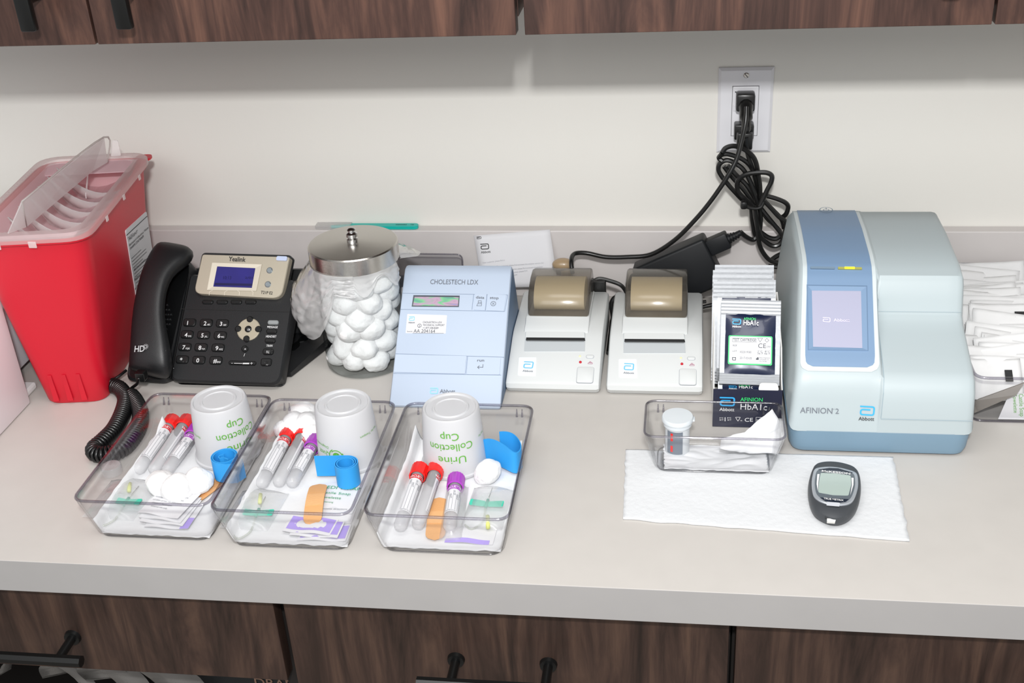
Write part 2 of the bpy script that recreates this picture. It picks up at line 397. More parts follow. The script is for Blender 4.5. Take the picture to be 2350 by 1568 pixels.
for i, x in enumerate((-.022, -.004, .014)):
    f = lambda z, dx: sl(x+dx, -(.115+.019*(z-.004)/(HT-.012))-.0012, z)
    loft(b, [[f(.006, -.0035), f(.006, .0035), f(.006, .0035)+V((0, -.0015, 0)), f(.006, -.0035)+V((0, -.0015, 0))], [f(.045, -.0025), f(.045, .0025), f(.045, .0025)+V((0, .0004, 0)), f(.045, -.0025)+V((0, .0004, 0))]])
obj('foot_ribs', b, m_red, body, 'auto')
b = NB(); t = rpoly([sl(.05, .137, HT-.006), sl(.072, .137, HT-.006), sl(.072, .158, HT-.006), sl(.05, .158, HT-.006)], .009); slab(b, t, (0, 0, 1), .003); obj('hanging_tab', b, m_red, body)
m_lid = clear('frosted_lid', (.95, .9, .9), .7, .25, milky=.42, milk=(.93, .86, .86))
m_lid2 = clear('frosted_flap', (.96, .94, .94), .7, .25, milky=.5, milk=(.98, .95, .95))
b = NB()
loft(b, [scr(.077, .141, HT-.003, .031), scr(.077, .141, HT+.004, .031), scr(.074, .138, HT+.007, .03), scr(.062, .126, HT+.007, .024), scr(.060, .124, HT+.002, .024)], False)
lid = obj('lid_frame', b, m_lid, c, 'auto')
b = NB() # curved trough
N_ = 10
lo = []
for i in range(N_+1):
    a = i/N_*pi*.5; x = .060-.085*(1-math.cos(a))*1.1 if False else .060-.12*i/N_; z = HT+.002-.036*math.sin(pi*min(1, i/N_*1.0))**.8
    lo.append([sl(x, -.124, z), sl(x, .124, z)])
for A, B in zip(lo, lo[1:]): flat(b, [A[0], A[1], B[1], B[0]])
for e_ in (0, 1): flat(b, [q[e_] for q in lo])
obj('drop_trough', b, clear('frosted_trough', (.93, .8, .82), .5, .3, milky=.72, milk=(.92, .76, .80)), lid, True)
b = NB(); slab(b, [sl(-.058, .092, HT-.004), sl(.058, .092, HT-.004), sl(.060, .125, HT+.001), sl(-.060, .125, HT+.001)], (0, 0, 1), .001); obj('end_shelf', b, clear('frosted_shelf', (.95, .85, .86), .6, .3, milky=.70, milk=(.93, .74, .78)), lid)
b = NB(); loft(b, [[sl(x, .070, HT-.03+dz), sl(x, .095, HT-.006+dz), sl(x, .095, HT-.004+dz), sl(x, .070, HT-.026+dz)] for x, dz in ((.0, 0), (.0015, 0))]); obj('web', b, m_lid2, lid)
for i in range(6):
    y = -.085+i*.034
    b = NB(); arc = []; inn = []
    for j in range(11):
        a = j/10; x = -.035+.085*a; z = HT+.010-.034*math.sin(a*pi*.62); dy = -.012*math.sin(a*pi)-.008*a
        arc.append(sl(x, y+dy, z)); inn.append(sl(x, y+dy+.010, z-.026*(1-a)**.5*math.sin(min(1, a*4+.1)*pi/2)-.003))
    for j in range(10): flat(b, [arc[j], arc[j+1], inn[j+1], inn[j]])
    bmesh.ops.remove_doubles(b, verts=b.verts, dist=.0001)
    obj('fin', b, m_lid2, lid, True, solid=.0009)
b = NB() # raised flap with end gussets
tz = .285
T0, T1 = pz(50, 463, tz), pz(238, 315, tz); B0, B1 = pz(61, 520, HT+.008), pz(212, 392, HT+.008)
L0 = pz(18, 536, HT+.008)
flat(b, [B0, B1, T1, T0]); flat(b, [L0, B0, T0]); E1 = pz(246, 372, HT+.008); flat(b, [B1, E1, T1])
bmesh.ops.remove_doubles(b, verts=b.verts, dist=.0001)
obj('flip_lid', b, m_lid2, c, solid=.0014)
b = NB(); tube(b, smooth_path([T0, T1, E1], 6), .0011, 8); tube(b, [B0, T0], .001, 8); obj('flip_lid_edge', b, clear('frosted_edge', (.8, .76, .75), .8, .2, milky=.5, milk=(.8, .76, .74)), c, True)
b = NB(); tb = rpoly([sl(.024, .128, HT+.006), sl(.038, .128, HT+.006), sl(.036, .134, HT+.027), sl(.028, .134, HT+.027)], .003); slab(b, tb, (0, 1, 0), .0016); obj('latch_tab', b, m_lid2, c)
for x, y in ((-.03, -.1415), (.012, -.1415)): b = NB(); box(b, sl(x, y, HT-.008)-V((.005, .0006, 0)), sl(x, y, HT-.008)+V((.005, .0008, .008)), .0012); obj('latch_tab', b, m_lid2, c)
for y in (-.07, .0, .07): b = NB(); box(b, sl(.0775, y, HT-.008)-V((.0006, .003, 0)), sl(.0775, y, HT-.008)+V((.0006, .003, .007)), .0009); obj('latch_tab', b, m_lid2, c)
# label on the right side
n_ = m3 @ V((HT-.012, 0, -.030)); pr = Pl(sl(.055, 0, .004+(HT-.012)*.5)+n_.normalized()*.0002, n_)
lab = NB(); patch(lab, pr, [(287, 529), (335, 485), (359, 645), (315, 700)], .0008, .004, base=-.002)
lb = obj('label', lab, m_paper, c); b = NB()
line(b, pr, (290, 541), (338, 496), .0011, .0012)
txt(b, 'PREVENT', pr, (296, 554), (316, 534), .0042, .0, eps=.0013)
txt(b, 'Biohazard Infectious Waste', pr, (297, 566), (341, 524), .0036, eps=.0013)
txt(b, 'SHARPS CONTAINER', pr, (299, 574), (330, 544), .0036, .02, eps=.0013)
txt(b, 'sharps, disposal', pr, (293, 548), (305, 537), .002, eps=.0013)
for i in range(14): line(b, pr, (302+i*1.3, 594+i*7), (302+i*1.3+(32 if i % 3 else 22), 594+i*7-(30 if i % 3 else 21)), .0007, .0012)
for i in range(3): txt(b, 'BIOHAZARD', pr, (308+i, 622+i*22), (334+i, 598+i*22), .0028, eps=.0013)
obj('lettering', b, m_ink, lb)
b = NB() # lettering moulded in the lid
for i, (x, y) in enumerate([(-.066, -.1), (-.066, .0)]): put_text(b, 'CAUTION SHARPS', sl(x, y, HT+.0078), m3 @ V((0, 1, 0)), m3 @ V((-1, 0, 0)), width=.085, h=.005)
obj('moulded_lettering', b, m_lid2, lid)

# ------------------------------------------------------------ white appliance at the left edge
c = root('white_appliance', (-1.05, -.3, 0), 'plain white boxy appliance at the left edge, left of the red sharps container', 'appliance')
b = NB(); box(b, (-1.28, -.325, .012), (-.866, -.03, .150), .004); obj('housing', b, mat('appliance_side', '#dfe3e8', .4), c, 'auto')
b = NB(); box(b, (-1.28, -.60, .0008), (-.8215, -.338, .150), .003); obj('front_panel', b, mat('appliance_white', '#eeecf0', .4), c, 'auto')
b = NB(); box(b, (-.862, -.337, .0005), (-.832, -.30, .010), .003); obj('foot', b, m_white, c)

# ------------------------------------------------------------ desk phone
c = root('desk_phone', (-.59, -.22, 0), 'black corded desk phone with a silver display panel, beside the red container', 'phone')
pf = slope((-.292, .016), (-.188, .1065)); pd = V((0, -.188+.292, .1065-.016)).normalized()
def slabpx(pl, px, th, r=.0): pts = [pl.hit(*q) for q in px]; return slab(NB(), rpoly(pts, r) if r else pts, -pl.n, th)
def bevel_slab(pl, px, th, r, bev=.002):
    top = rpoly([pl.hit(*q) for q in px], r, 6); ctr = sum(top, V((0, 0, 0)))/len(top)
    ins_ = [p+(ctr-p).normalized()*bev for p in top]
    bm = loft(NB(), [[p-pl.n*th for p in top], [p-pl.n*bev for p in top], ins_])
    for v in bm.verts: v.co.z = max(v.co.z, .0012)
    return bm
base = obj('base', bevel_slab(pf, [(388, 874), (642, 884), (681, 641), (436, 628)], .020, [.012, .014, .012, .006], .003), m_black, c, 'auto')
b = slab(NB(), rpoly([pf.hit(*q)-pf.n*.021 for q in [(392, 880), (640, 888), (678, 640), (436, 630)]], .01), -pf.n, .006); [setattr(v.co, 'z', max(v.co.z, .0006)) for v in b.verts]; obj('lower_shell', b, mat('shell_grey', '#3a3b3c', .4), c)
# handset cradle
cr = obj('cradle', bevel_slab(pf.up(-.004), [(286, 872), (386, 878), (440, 600), (346, 572)], .022, [.012, .01, .008, .014], .004), m_black, c, 'auto')
b = NB()
patch(b, pf.up(-.0035), [(296, 868), (378, 872), (436, 612), (352, 580)], .0008, .008); obj('cradle_well', b, m_blackg, cr)
b = NB(); q = pf.up(-.002)
for i in range(7):
    for j in range(5):
        if (i-3)**2+(j-2)**2*1.6 < 10: box(b, q.hit(363+j*6+i*1.6, 765-i*11)-V((.001, .002, .001)), q.hit(363+j*6+i*1.6, 765-i*11)+V((.0005, 0, .0005)))
obj('speaker_grille', b, mat('grille_hole', '#2c2e30', .5), cr)
# handset
hs_px = [  # left px, right px, height above plane, thickness
    ((290, 846), (368, 866), .012, .014), ((287, 832), (380, 858), .026, .028), ((289, 795), (382, 815), .034, .034), ((293, 750), (376, 770), .038, .026),
    ((299, 705), (368, 722), .040, .020), ((307, 665), (370, 678), .042, .019), ((316, 628), (378, 640), .042, .020), ((326, 596), (394, 612), .040, .026),
    ((339, 568), (420, 592), .036, .032), ((352, 552), (436, 574), .030, .028), ((368, 551), (434, 560), .020, .016)]
lo = []
for (l, r_, h, th) in hs_px:
    q = pf.up(h); A = q.hit(*l); B = q.hit(*r_); n = pf.n; m = (A+B)/2; hw = (B-A)/2; L_ = []
    for a in range(20):
        t = 2*pi*a/20; cx, sx = math.cos(t), math.sin(t); e = .55
        L_.append(m+hw*(abs(cx)**e*(1 if cx > 0 else -1))-n*th/2+n*(abs(sx)**.75*(1 if sx > 0 else -1))*th/2)
    lo.append(L_)
b = loft(NB(), lo, True); hs = obj('handset', b, m_black, c, True, sub=1)
b = NB(); ph = pf.up(.0345); txt(b, 'HD', ph, (308, 808), (331, 807), .0085, .03, eps=.001)
q = ph.up(.001); C0 = q.hit(334, 796); X = V((1, 0, 0)); Y = pd
for k in range(12): a = k*pi/6; d = X*math.cos(a)+Y*math.sin(a); n2 = (X*-math.sin(a)+Y*math.cos(a))*.00022; flat(b, [C0+d*.0012-n2, C0+d*.004-n2, C0+d*.004+n2, C0+d*.0012+n2])
obj('lettering', b, mat('phone_print', '#b9bcbe', .5), hs)
b = NB(); box(b, ph.hit(326, 852)-V((.006, .010, .010)), ph.hit(326, 852)+V((.006, .002, .002)), .0015); obj('cord_socket', b, m_blackg, hs)
# display bezel
pl2 = Pl(pf.hit(555, 692)+pf.n*.008, V((0, -math.sin(math.radians(50)), math.cos(math.radians(50)))))
disp = obj('display_panel', bevel_slab(pl2, [(444, 674), (645, 686), (665, 590), (464, 584)], .012, [.011, .013, .003, .003], .001), mat('champagne_plastic', '#b5ad9c', .38, metal=.35), c, 'auto')
b = slab(NB(), rpoly([pl2.up(-.0122).hit(*q) for q in [(446, 676), (650, 689), (671, 586), (464, 580)]], .006), -pl2.n, .012); obj('display_back', b, m_black, c)
b = NB(); p_ = pl2.up(.0012)
O_ = [(475, 666), (588, 668), (601, 607), (487, 603)]; I_ = [(490, 658), (578, 661), (586, 616), (499, 612)]
loft(b, [[pl2.up(-.0002).hit(*q) for q in O_], [pl2.up(.0012).hit(*q) for q in O_], [pl2.up(.0006).hit(*q) for q in I_]], False); obj('screen_frame', b, mat('champagne_light', '#cfc8b8', .4, metal=.2), disp)
b = NB(); patch(b, pl2, I_, .0009); sc_ = obj('screen', b, mat('lcd_indigo', '#221d6b', .18, spec=.6, var=.25, vscale=60, emit=.12), disp)
b = NB(); txt(b, '10:13', pl2, (512, 641), (530, 641), .0045, eps=.0012); txt(b, '2/01', pl2, (562, 640), (579, 640), .003, eps=.0012); line(b, pl2, (493, 652), (578, 654), .003, .0011); obj('lcd_digits', b, mat('lcd_dark', '#0f0b44', .3), sc_)
b = NB(); txt(b, 'Yealink', pl2, (524, 599), (563, 601), .0064, .03); txt(b, 'T21P E2', pl2, (598, 674), (625, 676), .0040, .01)
obj('lettering', b, m_ink, disp)
b = NB()
for x in (480, 515, 549, 580): ribbon(b, [(0, 0), (0, .0045), (.006 if x < 540 else -.006, .008)], .0004, pl2.up(.0008).hit(x, 678), V((1, 0, 0)), (pl2.n.cross(V((1, 0, 0)))))
obj('softkey_lines', b, mat('champagne_line', '#e8e2d4', .5), disp)
m_key = mat('key_black', '#101112', .35, spec=.5)
def key(pl, x, y, wx, wy, rd, h=.003, name='key', m=None, par=base):
    kk = NB(); C = pl.hit(x, y); X = V((1, 0, 0)); Y = pl.n.cross(X)
    f = lambda s, e: rpoly([C+X*(a*(wx/2-s))+Y*(d*(wy/2-s))+pl.n*e for a, d in ((-1, -1), (1, -1), (1, 1), (-1, 1))], max(rd-s, .0003), 4)
    loft(kk, [f(-.0004, -.001), f(0, h-.001), f(.0012, h)], True); return obj(name, kk, m or m_key, par, 'auto')
for (x, y) in ((619, 621), (615, 653)):
    b = NB(); C = pl2.hit(x, y); X = V((1, 0, 0)); Y = pl2.n.cross(X); loft(b, [[C+pl2.n*h+(X*math.cos(2*pi*i/20)+Y*math.sin(2*pi*i/20))*r_ for i in range(20)] for r_, h in ((.0042, -.001), (.0042, .0008), (.003, .0018))]); obj('line_button', b, mat('silver_key', '#9aa3a8', .25, metal=.6), disp, 'auto')
b = NB(); patch(b, pl2, [(635, 599), (659, 600), (661, 590), (637, 589)], .003, .002); obj('message_lamp', b, mat('lamp_lens', '#b9c4de', .2), disp)
PT = NB(); pk = pf.up(.0022)
keys = [('1', '', 436, 741), ('2', 'ABC', 474, 742), ('3', 'DEF', 511, 743), ('4', 'GHI', 430, 768.5), ('5', 'JKL', 468, 769.5), ('6', 'MNO', 506, 770.5), ('7', 'PQRS', 425, 797), ('8', 'TUV', 462, 798), ('9', 'WXYZ', 501, 799), ('*', '.', 419, 826), ('0', '', 457, 827), ('#', 'SEND', 496, 828)]
for s, sub_, x, y in keys:
    key(pf, x, y, .0165, .0105, .0035)
    txt(PT, s, pk, (x-7, y+5), (x+(0 if s != '*' else 1), y+5), .0058, .02, eps=.0009)
    if sub_: txt(PT, sub_, pk, (x+1, y+5), (x+(10 if len(sub_) > 3 else 8 if len(sub_) > 1 else 4), y+5), .0024, .01, eps=.0009)
for x in (477.5, 510.5, 543, 576): key(pf, x, 694, .0145, .0052, .0024)
lamp = key(pf, 627.5, 741, .0140, .0056, .0026, m=mat('key_translucent', '#8b8f90', .3))
for y, x in ((761.5, 624), (783, 620.5)): key(pf, x, y, .0135, .0058, .0026)
key(pf, 616, 808, .0138, .0078, .003); key(pf, 611.5, 832, .0138, .0098, .003)
txt(PT, 'RD', pk, (611, 811), (621, 811), .0036, .02); txt(PT, 'MESSAGE', pf, (613, 753), (637, 753.5), .0030, .02); txt(PT, 'HEADSET', pf, (610, 774.5), (634, 775), .0030, .02); txt(PT, 'TRAN', pf, (611, 796), (625, 796), .0030, .02)
txt(PT, '<))', pk, (606, 836), (616, 836), .0046, .02)
key(pf, 557, 834, .036, .0052, .0025); txt(PT, '-', pk, (531, 836), (535, 836), .004, .02); txt(PT, '+', pk, (574, 838), (580, 838), .0045, .02); line(PT, pk, (537, 834), (556, 834.5), .0006, .0012); line(PT, pk, (557, 834.5), (572, 834.5), .0016, .0012)
b = NB(); C = pf.hit(571, 757); X = V((1, 0, 0)); Y = pf.n.cross(X)
loft(b, [[C+pf.n*h+(X*math.cos(2*pi*i/28)+Y*math.sin(2*pi*i/28)*1.0)*r_ for i in range(28)] for r_, h in ((.0155, -.001), (.0155, .0012), (.0145, .0020))]); pad = obj('navigation_pad', b, mat('pad_silver', '#b9b09c', .35, metal=.4), base, 'auto')
def rkey(x, y, r_=.0042):
    b = NB(); C = pf.hit(x, y)+pf.n*.0015; loft(b, [[C+pf.n*h+(X*math.cos(2*pi*i/18)+Y*math.sin(2*pi*i/18))*q for i in range(18)] for q, h in ((r_, -.002), (r_, .0015), (r_*.7, .0026))]); obj('key', b, m_key, base, 'auto')
for x, y in ((575, 734.5), (548, 756.5), (594, 757), (567, 779), (563, 802)): rkey(x, y)
rkey(571, 757, .0045)
txt(PT, 'OK', pf.up(.0042), (567.5, 759), (574.5, 759), .0028, .02); txt(PT, 'x', pf.up(.004), (560.5, 803), (565.5, 803), .003, .02); txt(PT, '/', pf, (559, 818), (563, 818), .004, .02)
line(PT, pf, (383+15, 845+0), (384+15, 846), .0004)
obj('key_lettering', PT, mat('key_print', '#d9dadb', .5), base)
b = NB(); line(b, pf, (414, 709), (665, 716), .0008, .0004); line(b, pf, (391, 868), (436, 632), .0008, .0004); obj('seam', b, mat('seam_black', '#050505', .6), base)
# stand foot
b = NB(); F = [V((-.512, -.262, .004)), V((-.468, -.155, .004)), V((-.52, -.14, .004)), V((-.56, -.255, .004))]
loft(b, [[V((-.515, -.262, .002)), V((-.500, -.262, .002)), V((-.462, -.155, .002)), V((-.472, -.13, .002)), V((-.66, -.13, .002)), V((-.66, -.24, .002))], [V((-.515, -.262, .008)), V((-.500, -.262, .008)), V((-.462, -.155, .018)), V((-.472, -.13, .020)), V((-.66, -.13, .020)), V((-.66, -.24, .010))]])
st = obj('stand', b, m_black, c)
b = NB(); box(b, (-.66, -.16, .012), (-.50, -.145, .10), .002, rot=Matrix.Rotation(-.35, 3, 'X')); obj('stand_leg', b, m_black, c)
b = NB(); fp = Pl((-.5, -.262, .0085), V((0, -.09, 1)))
for q in ([(688, 775), (703, 768), (710, 777), (700, 783), (682, 786)], [(665, 795), (685, 782), (690, 792), (676, 805), (661, 808)]): patch(b, fp, q, .0006, .004)
obj('stand_holes', b, m_blackg, st)

# coiled cord
path = smooth_path([pz(x, y, .0108) for x, y in [(258, 884), (276, 893), (288, 915), (281, 948), (262, 985), (236, 1012), (216, 1030), (222, 1042), (248, 1043), (280, 1030), (304, 1005), (319, 975), (322, 948), (312, 922), (299, 906)]], 10)
Lc = [0]
for a, q in zip(path, path[1:]): Lc.append(Lc[-1]+(q-a).length)
def at_len(s):
    for i in range(len(Lc)-1):
        if Lc[i+1] >= s: t = (s-Lc[i])/(Lc[i+1]-Lc[i]); return path[i].lerp(path[i+1], t), (path[i+1]-path[i]).normalized()
    return path[-1], (path[-1]-path[-2]).normalized()
turns = int(Lc[-1]/.0042); hp = []
for i in range(turns*12+1):
    p, t = at_len(Lc[-1]*i/(turns*12)); s_ = V((0, 0, 1)).cross(t).normalized(); a = 2*pi*i/12
    hp.append(p+s_*math.cos(a)*.0083+V((0, 0, 1))*math.sin(a)*.0083)
b = NB(); tube(b, hp, .0021, 6)
tube(b, smooth_path([hp[0], pz(262, 872, .012), pz(275, 862, .014), pz(290, 850, .016)], 5), .0019, 8)
tube(b, smooth_path([hp[-1], pz(300, 893, .012), ph.hit(312, 868)+V((0, 0, -.008)), ph.hit(325, 852)+V((0, -.010, -.004))], 6), .0021, 8)
free_obj('handset_cord', b, mat('cord_black', '#0e0e0f', .3, spec=.55), 'black coiled handset cord looping on the counter in front of the phone', 'cord', smooth=True)
b = NB() # leads behind phone
tube(b, smooth_path([(-.505, -.10, .05), (-.47, -.10, .025), (-.445, -.12, .010), (-.45, -.155, .006), (-.468, -.175, .005), (-.462, -.19, .004), (-.44, -.18, .004)], 6), .0028, 8)
tube(b, smooth_path([(-.53, -.07, .04), (-.48, -.07, .014), (-.44, -.075, .006), (-.43, -.1, .004), (-.46, -.11, .006), (-.5, -.09, .01)], 6), .0026, 8)
box(b, (-.505, -.135, .022), (-.448, -.115, .032), .003)
free_obj('phone_cable', b, m_cable, 'black cables curled on the counter between the phone and the glass jar', 'cable', smooth='auto')

# ------------------------------------------------------------ glass jar with cotton balls
JX, JY, JR = -.4105, -.212, .0535
c = root('glass_jar', (JX, JY, 0), 'tall cylindrical glass jar with steel lid, packed with cotton balls', 'jar')
m_glass = clear('jar_glass', (.97, .98, .98), .9, .03, edge=.2, edgecol=(.55, .60, .61))
b = NB(); lathe(b, [(.001, .0005), (JR-.006, .0005), (JR-.001, .004), (JR, .010), (JR, .150), (JR-.004, .154)], (JX, JY, 0), 56, False); obj('glass_body', b, m_glass, c, 'auto')
b = NB(); lathe(b, [(JR-.005, .001), (JR-.0005, .003), (JR-.0003, .0055), (JR-.006, .006)], (JX, JY, 0), 56, False); obj('glass_foot', b, clear('glass_foot', (.92, .93, .93), 1.2, .1), c, 'auto')
b = NB(); LR = .0565
lathe(b, [(LR-.001, .147), (LR, .148), (LR, .168), (LR-.0015, .1695), (LR-.006, .170), (.012, .1722), (.006, .1725), (.0001, .1725)], (JX, JY, 0), 72, False); ld = obj('lid', b, m_steel, c, 'auto')
b = NB(); lathe(b, [(a*1.15, .172+(z-.1815)*.62) for a, z in [(.0062, .1815), (.0062, .186), (.0045, .188), (.0045, .190), (.0062, .191), (.0062, .197), (.0042, .200), (.003, .2015), (.0042, .203), (.0048, .206), (.003, .209), (.0001, .2095)]], (JX, JY, 0), 28, False); obj('knob', b, mat('polished_steel', '#d8d8d8', .1, metal=1), ld, 'auto')
def ball_mesh(seed, r=.017):
    b = NB(); bmesh.ops.create_icosphere(b, subdivisions=4, radius=1)
    for v in b.verts:
        n = v.co.copy(); k = 1+.16*noise.noise(n*1.1+V((seed, 0, 0)))+.05*noise.noise(n*3+V((0, seed, 0)))+.018*noise.noise(n*11); v.co = n*k*r; v.co.z *= .88
    me = bpy.data.meshes.new('cotton_ball'); b.to_mesh(me); b.free(); me.materials.append(m_cotton)
    for p in me.polygons: p.use_smooth = True
    return me
BM = [ball_mesh(i*7.3) for i in range(4)]
def cotton(p, s=1.0, label='', group=None):
    o = bpy.data.objects.new('cotton_ball', R.choice(BM)); COL.objects.link(o); o.location = p; o.scale = (s*R.uniform(.93, 1.07), s*R.uniform(.9, 1.05), s*R.uniform(.9, 1.02))
    o.rotation_euler = (R.uniform(-.4, .4), R.uniform(-.4, .4), R.uniform(0, 6.28)); return tag(o, label, 'cotton ball', group)
z = .0195; k = 0
while z < .140:
    nr = 7
    for i in range(nr):
        a = 2*pi*i/nr+k*.45+R.uniform(-.08, .08); r_ = JR-.0205+R.uniform(-.001, .0005)
        cotton((JX+r_*math.cos(a), JY+r_*math.sin(a), z+R.uniform(-.003, .003)), R.uniform(1.0, 1.13), 'white cotton ball inside the tall glass jar', 'cotton balls in the jar')
    cotton((JX+R.uniform(-.004, .004), JY+R.uniform(-.004, .004), z), 1, 'white cotton ball inside the tall glass jar', 'cotton balls in the jar')
    z += .0205; k += 1
# bag hanging out of the jar
def bagbit(bm, a0, a1, zt, zbf, out, n=52, m=34, seed=0.0):
    g = []
    for i in range(n+1):
        u = i/n; a = a0+(a1-a0)*u; row = []
        for j in range(m+1):
            t = j/m; zb = zbf(u); zz = zt+(zb-zt)*t
            q = V((u*5, t*4, seed)); r_ = JR+.0012+out(u, t)+.005*abs(noise.noise(q*1.3))*min(1, t*2)+.0035*abs(noise.noise(q*2.6))*min(1, t*3)+.0012*abs(noise.noise(q*7))*min(1, t*3)
            row.append(bm.verts.new((JX+r_*math.cos(a), JY+r_*math.sin(a), zz+.002*noise.noise(q*3)*t)))
        g.append(row)
    for i in range(n):
        for j in range(m): bm.faces.new((g[i][j], g[i+1][j], g[i+1][j+1], g[i][j+1]))
b = NB()
bagbit(b, math.radians(150), math.radians(282), .149, lambda u: .145-.012-.080*math.sin(min(1, u*1.25)*pi)**.8-.012*u, lambda u, t: .030*math.exp(-((u-.28)/.22)**2)*math.sin(t*pi*.75)**1.2+.003)
bagbit(b, math.radians(282), math.radians(350), .149, lambda u: .132-.012*math.sin(u*9), lambda u, t: .001+.002*t, 14, 8, 3.0)
bagbit(b, math.radians(15), math.radians(75), .150, lambda u: .141-.010*math.sin(u*pi), lambda u, t: .034*t*math.sin(u*pi)**.5, 14, 8, 6.0)
bagbit(b, math.radians(105), math.radians(150), .150, lambda u: .144, lambda u, t: .022*t*math.sin(u*pi)**.5, 10, 6, 9.0)
free_obj('plastic_bag', b, clear('bag_film', (.97, .97, .975), 2.2, .12, milky=.50, milk=(1, 1, 1)), 'crumpled clear plastic bag draped out from under the jar lid', 'bag', smooth=True)

# ------------------------------------------------------------ lipid analyser (pale blue, sloped front)
c = root('lipid_analyzer', (-.285, -.24, 0), 'pale blue sloped benchtop analyser with small rainbow display, right of the jar', 'analyzer')
xa0, xa1 = -.3555, -.2165
prof = [(-.1275, .0008), (-.3275, .0008), (-.329, .004), (-.1905, .1155), (-.183, .1205), (-.174, .1205), (-.168, .115)]
def bodyloft(x0, x1, prof, e=.003):
    f = lambda x, s: [V((x, y*(1)+0, z)) for y, z in shrink(prof, s)]
    return loft(NB(), [f(x0, e), f(x0+e*.3, e*.3), f(x0+e, 0), f(x1-e, 0), f(x1-e*.3, e*.3), f(x1, e)])
def shrink(pr, s):
    cy = sum(p[0] for p in pr)/len(pr); cz = sum(p[1] for p in pr)/len(pr); out = []
    n = len(pr)
    for i in range(n):
        a, p, q = V(pr[i-1]), V(pr[i]), V(pr[(i+1) % n]); t = ((p-a).normalized()+(q-p).normalized()); t = t.normalized() if t.length > 1e-6 else (q-p).normalized()
        nn = V((-t.y, t.x)); 
        if nn.dot(V((cy, cz))-p) < 0: nn = -nn
        out.append((p.x+nn.x*s, p.y+nn.y*s))
    return out
m_pb = mat('pale_blue_plastic', '#b4c1d3', .4, spec=.4); m_pbs = mat('shaded_blue_plastic', '#56708f', .45)
hb = obj('housing', bodyloft(xa0, xa1, prof, .0035), m_pb, c, 'auto')
pc = slope((-.329, .004), (-.1905, .1155))
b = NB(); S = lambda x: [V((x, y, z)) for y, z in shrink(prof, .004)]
loft(b, [S(xa1+.0003), S(xa1-.002)]); obj('shaded_side', b, m_pbs, c)  # unlit side of the housing, its shade painted as a darker blue
b = NB()
for a, q in [((924, 673), (1165, 677)), ((919, 710), (1158, 715)), ((907, 812), (1157, 820)), ((903, 857), (1150, 861)), ((1087, 676), (1083, 711)), ((1118, 676), (1114, 713)), ((1073, 818), (1069, 860)), ((1165, 677), (1158, 715))]: line(b, pc, a, q, .00055, .0003)
obj('panel_seams', b, mat('seam_blue', '#7b8aa0', .6), hb)
b = NB(); patch(b, pc, [(1087.5, 712), (1113, 713), (1117, 675.5), (1090, 675)], .0008, .0004); obj('data_button', b, m_pb, hb)
b = NB(); patch(b, pc, [(1115.5, 713), (1156, 715), (1162, 677.5), (1119, 676)], .0008, .001); obj('stop_button', b, m_pb, hb)
b = NB(); patch(b, pc, [(1072, 860), (1147, 861), (1149, 822), (1075, 819)], .0012, .002); obj('run_button', b, m_pb, hb)
b = NB(); patch(b, pc, [(905, 855), (1067, 859), (1071, 818), (909, 814)], .0012, .001); obj('front_flap', b, m_pb, hb)
b = NB(); patch(b, pc, [(945, 704), (1053, 705), (1055, 679), (949, 678)], .0006); fr = obj('display_window', b, mat('display_rim', '#4a5058', .4), hb)
m_irid = bpy.data.materials.new('iridescent_lcd'); m_irid.use_nodes = True; nt = m_irid.node_tree; nb = nt.nodes['Principled BSDF']
tc = nt.nodes.new('ShaderNodeTexCoord'); mp = nt.nodes.new('ShaderNodeMapping'); mp.inputs['Scale'].default_value = (45, 150, 150); nt.links.new(tc.outputs['Object'], mp.inputs[0])
nz = nt.nodes.new('ShaderNodeTexNoise'); nz.inputs['Scale'].default_value = 1.1; nz.inputs['Detail'].default_value = 1; nz.inputs['Distortion'].default_value = .6; nt.links.new(mp.outputs[0], nz.inputs['Vector'])
rp = nt.nodes.new('ShaderNodeValToRGB'); nt.links.new(nz.outputs[0], rp.inputs[0]); e = rp.color_ramp.elements; e[0].position = .3; e[0].color = srgb('#6aa08e'); e[1].position = .7; e[1].color = srgb('#8c8cc0')
for p, h in ((.4, '#7fc08c'), (.48, '#a59fa6'), (.56, '#b79ab2'), (.63, '#a8909c')): q = e.new(p); q.color = srgb(h)
nt.links.new(rp.outputs[0], nb.inputs['Base Color']); nb.inputs['Roughness'].default_value = .15
b = NB(); patch(b, pc, [(948, 702), (1051, 703), (1053, 683), (952, 682)], .0009); obj('lcd', b, m_irid, fr)
b = NB(); txt(b, 'CHOLESTECH LDX', pc, (987, 652), (1097, 653), .0068, .008)
txt(b, 'data', pc, (1092, 685), (1111, 686), .0038, .03, eps=.0012); txt(b, 'stop', pc, (1124, 686), (1144, 687), .0038, .03, eps=.0012); txt(b, 'run', pc, (1095, 830), (1111, 830), .0038, .03, eps=.0016)
ring(b, pc, (1132, 697), .0034, .0006, .0012); line(b, pc, (1129.5, 694.5), (1134.5, 699.5), .0005, .0012); line(b, pc, (1134.5, 694.5), (1129.5, 699.5), .0005, .0012)
q = pc.up(.0012); X = V((1, 0, 0)); Y = pc.n.cross(X)
ribbon(b, [(0, 0), (.006, 0), (.006, .003), (.001, .003), (0, 0), (.001, 0)], .0005, q.hit(1094, 702), X, Y); ribbon(b, [(0, 0), (.004, 0), (.004, .004), (0, .004), (0, 0)], .0005, q.hit(1097, 697), X, Y); line(b, pc, (1097, 694), (1106, 694.3), .0005, .0012)
ribbon(b, [(.0065, .004), (.0065, 0), (0, 0)], .0007, pc.up(.0016).hit(1096, 843), X, Y); ribbon(b, [(.0022, .0022), (0, 0), (.0022, -.0022)], .0007, pc.up(.0016).hit(1096, 843), X, Y)
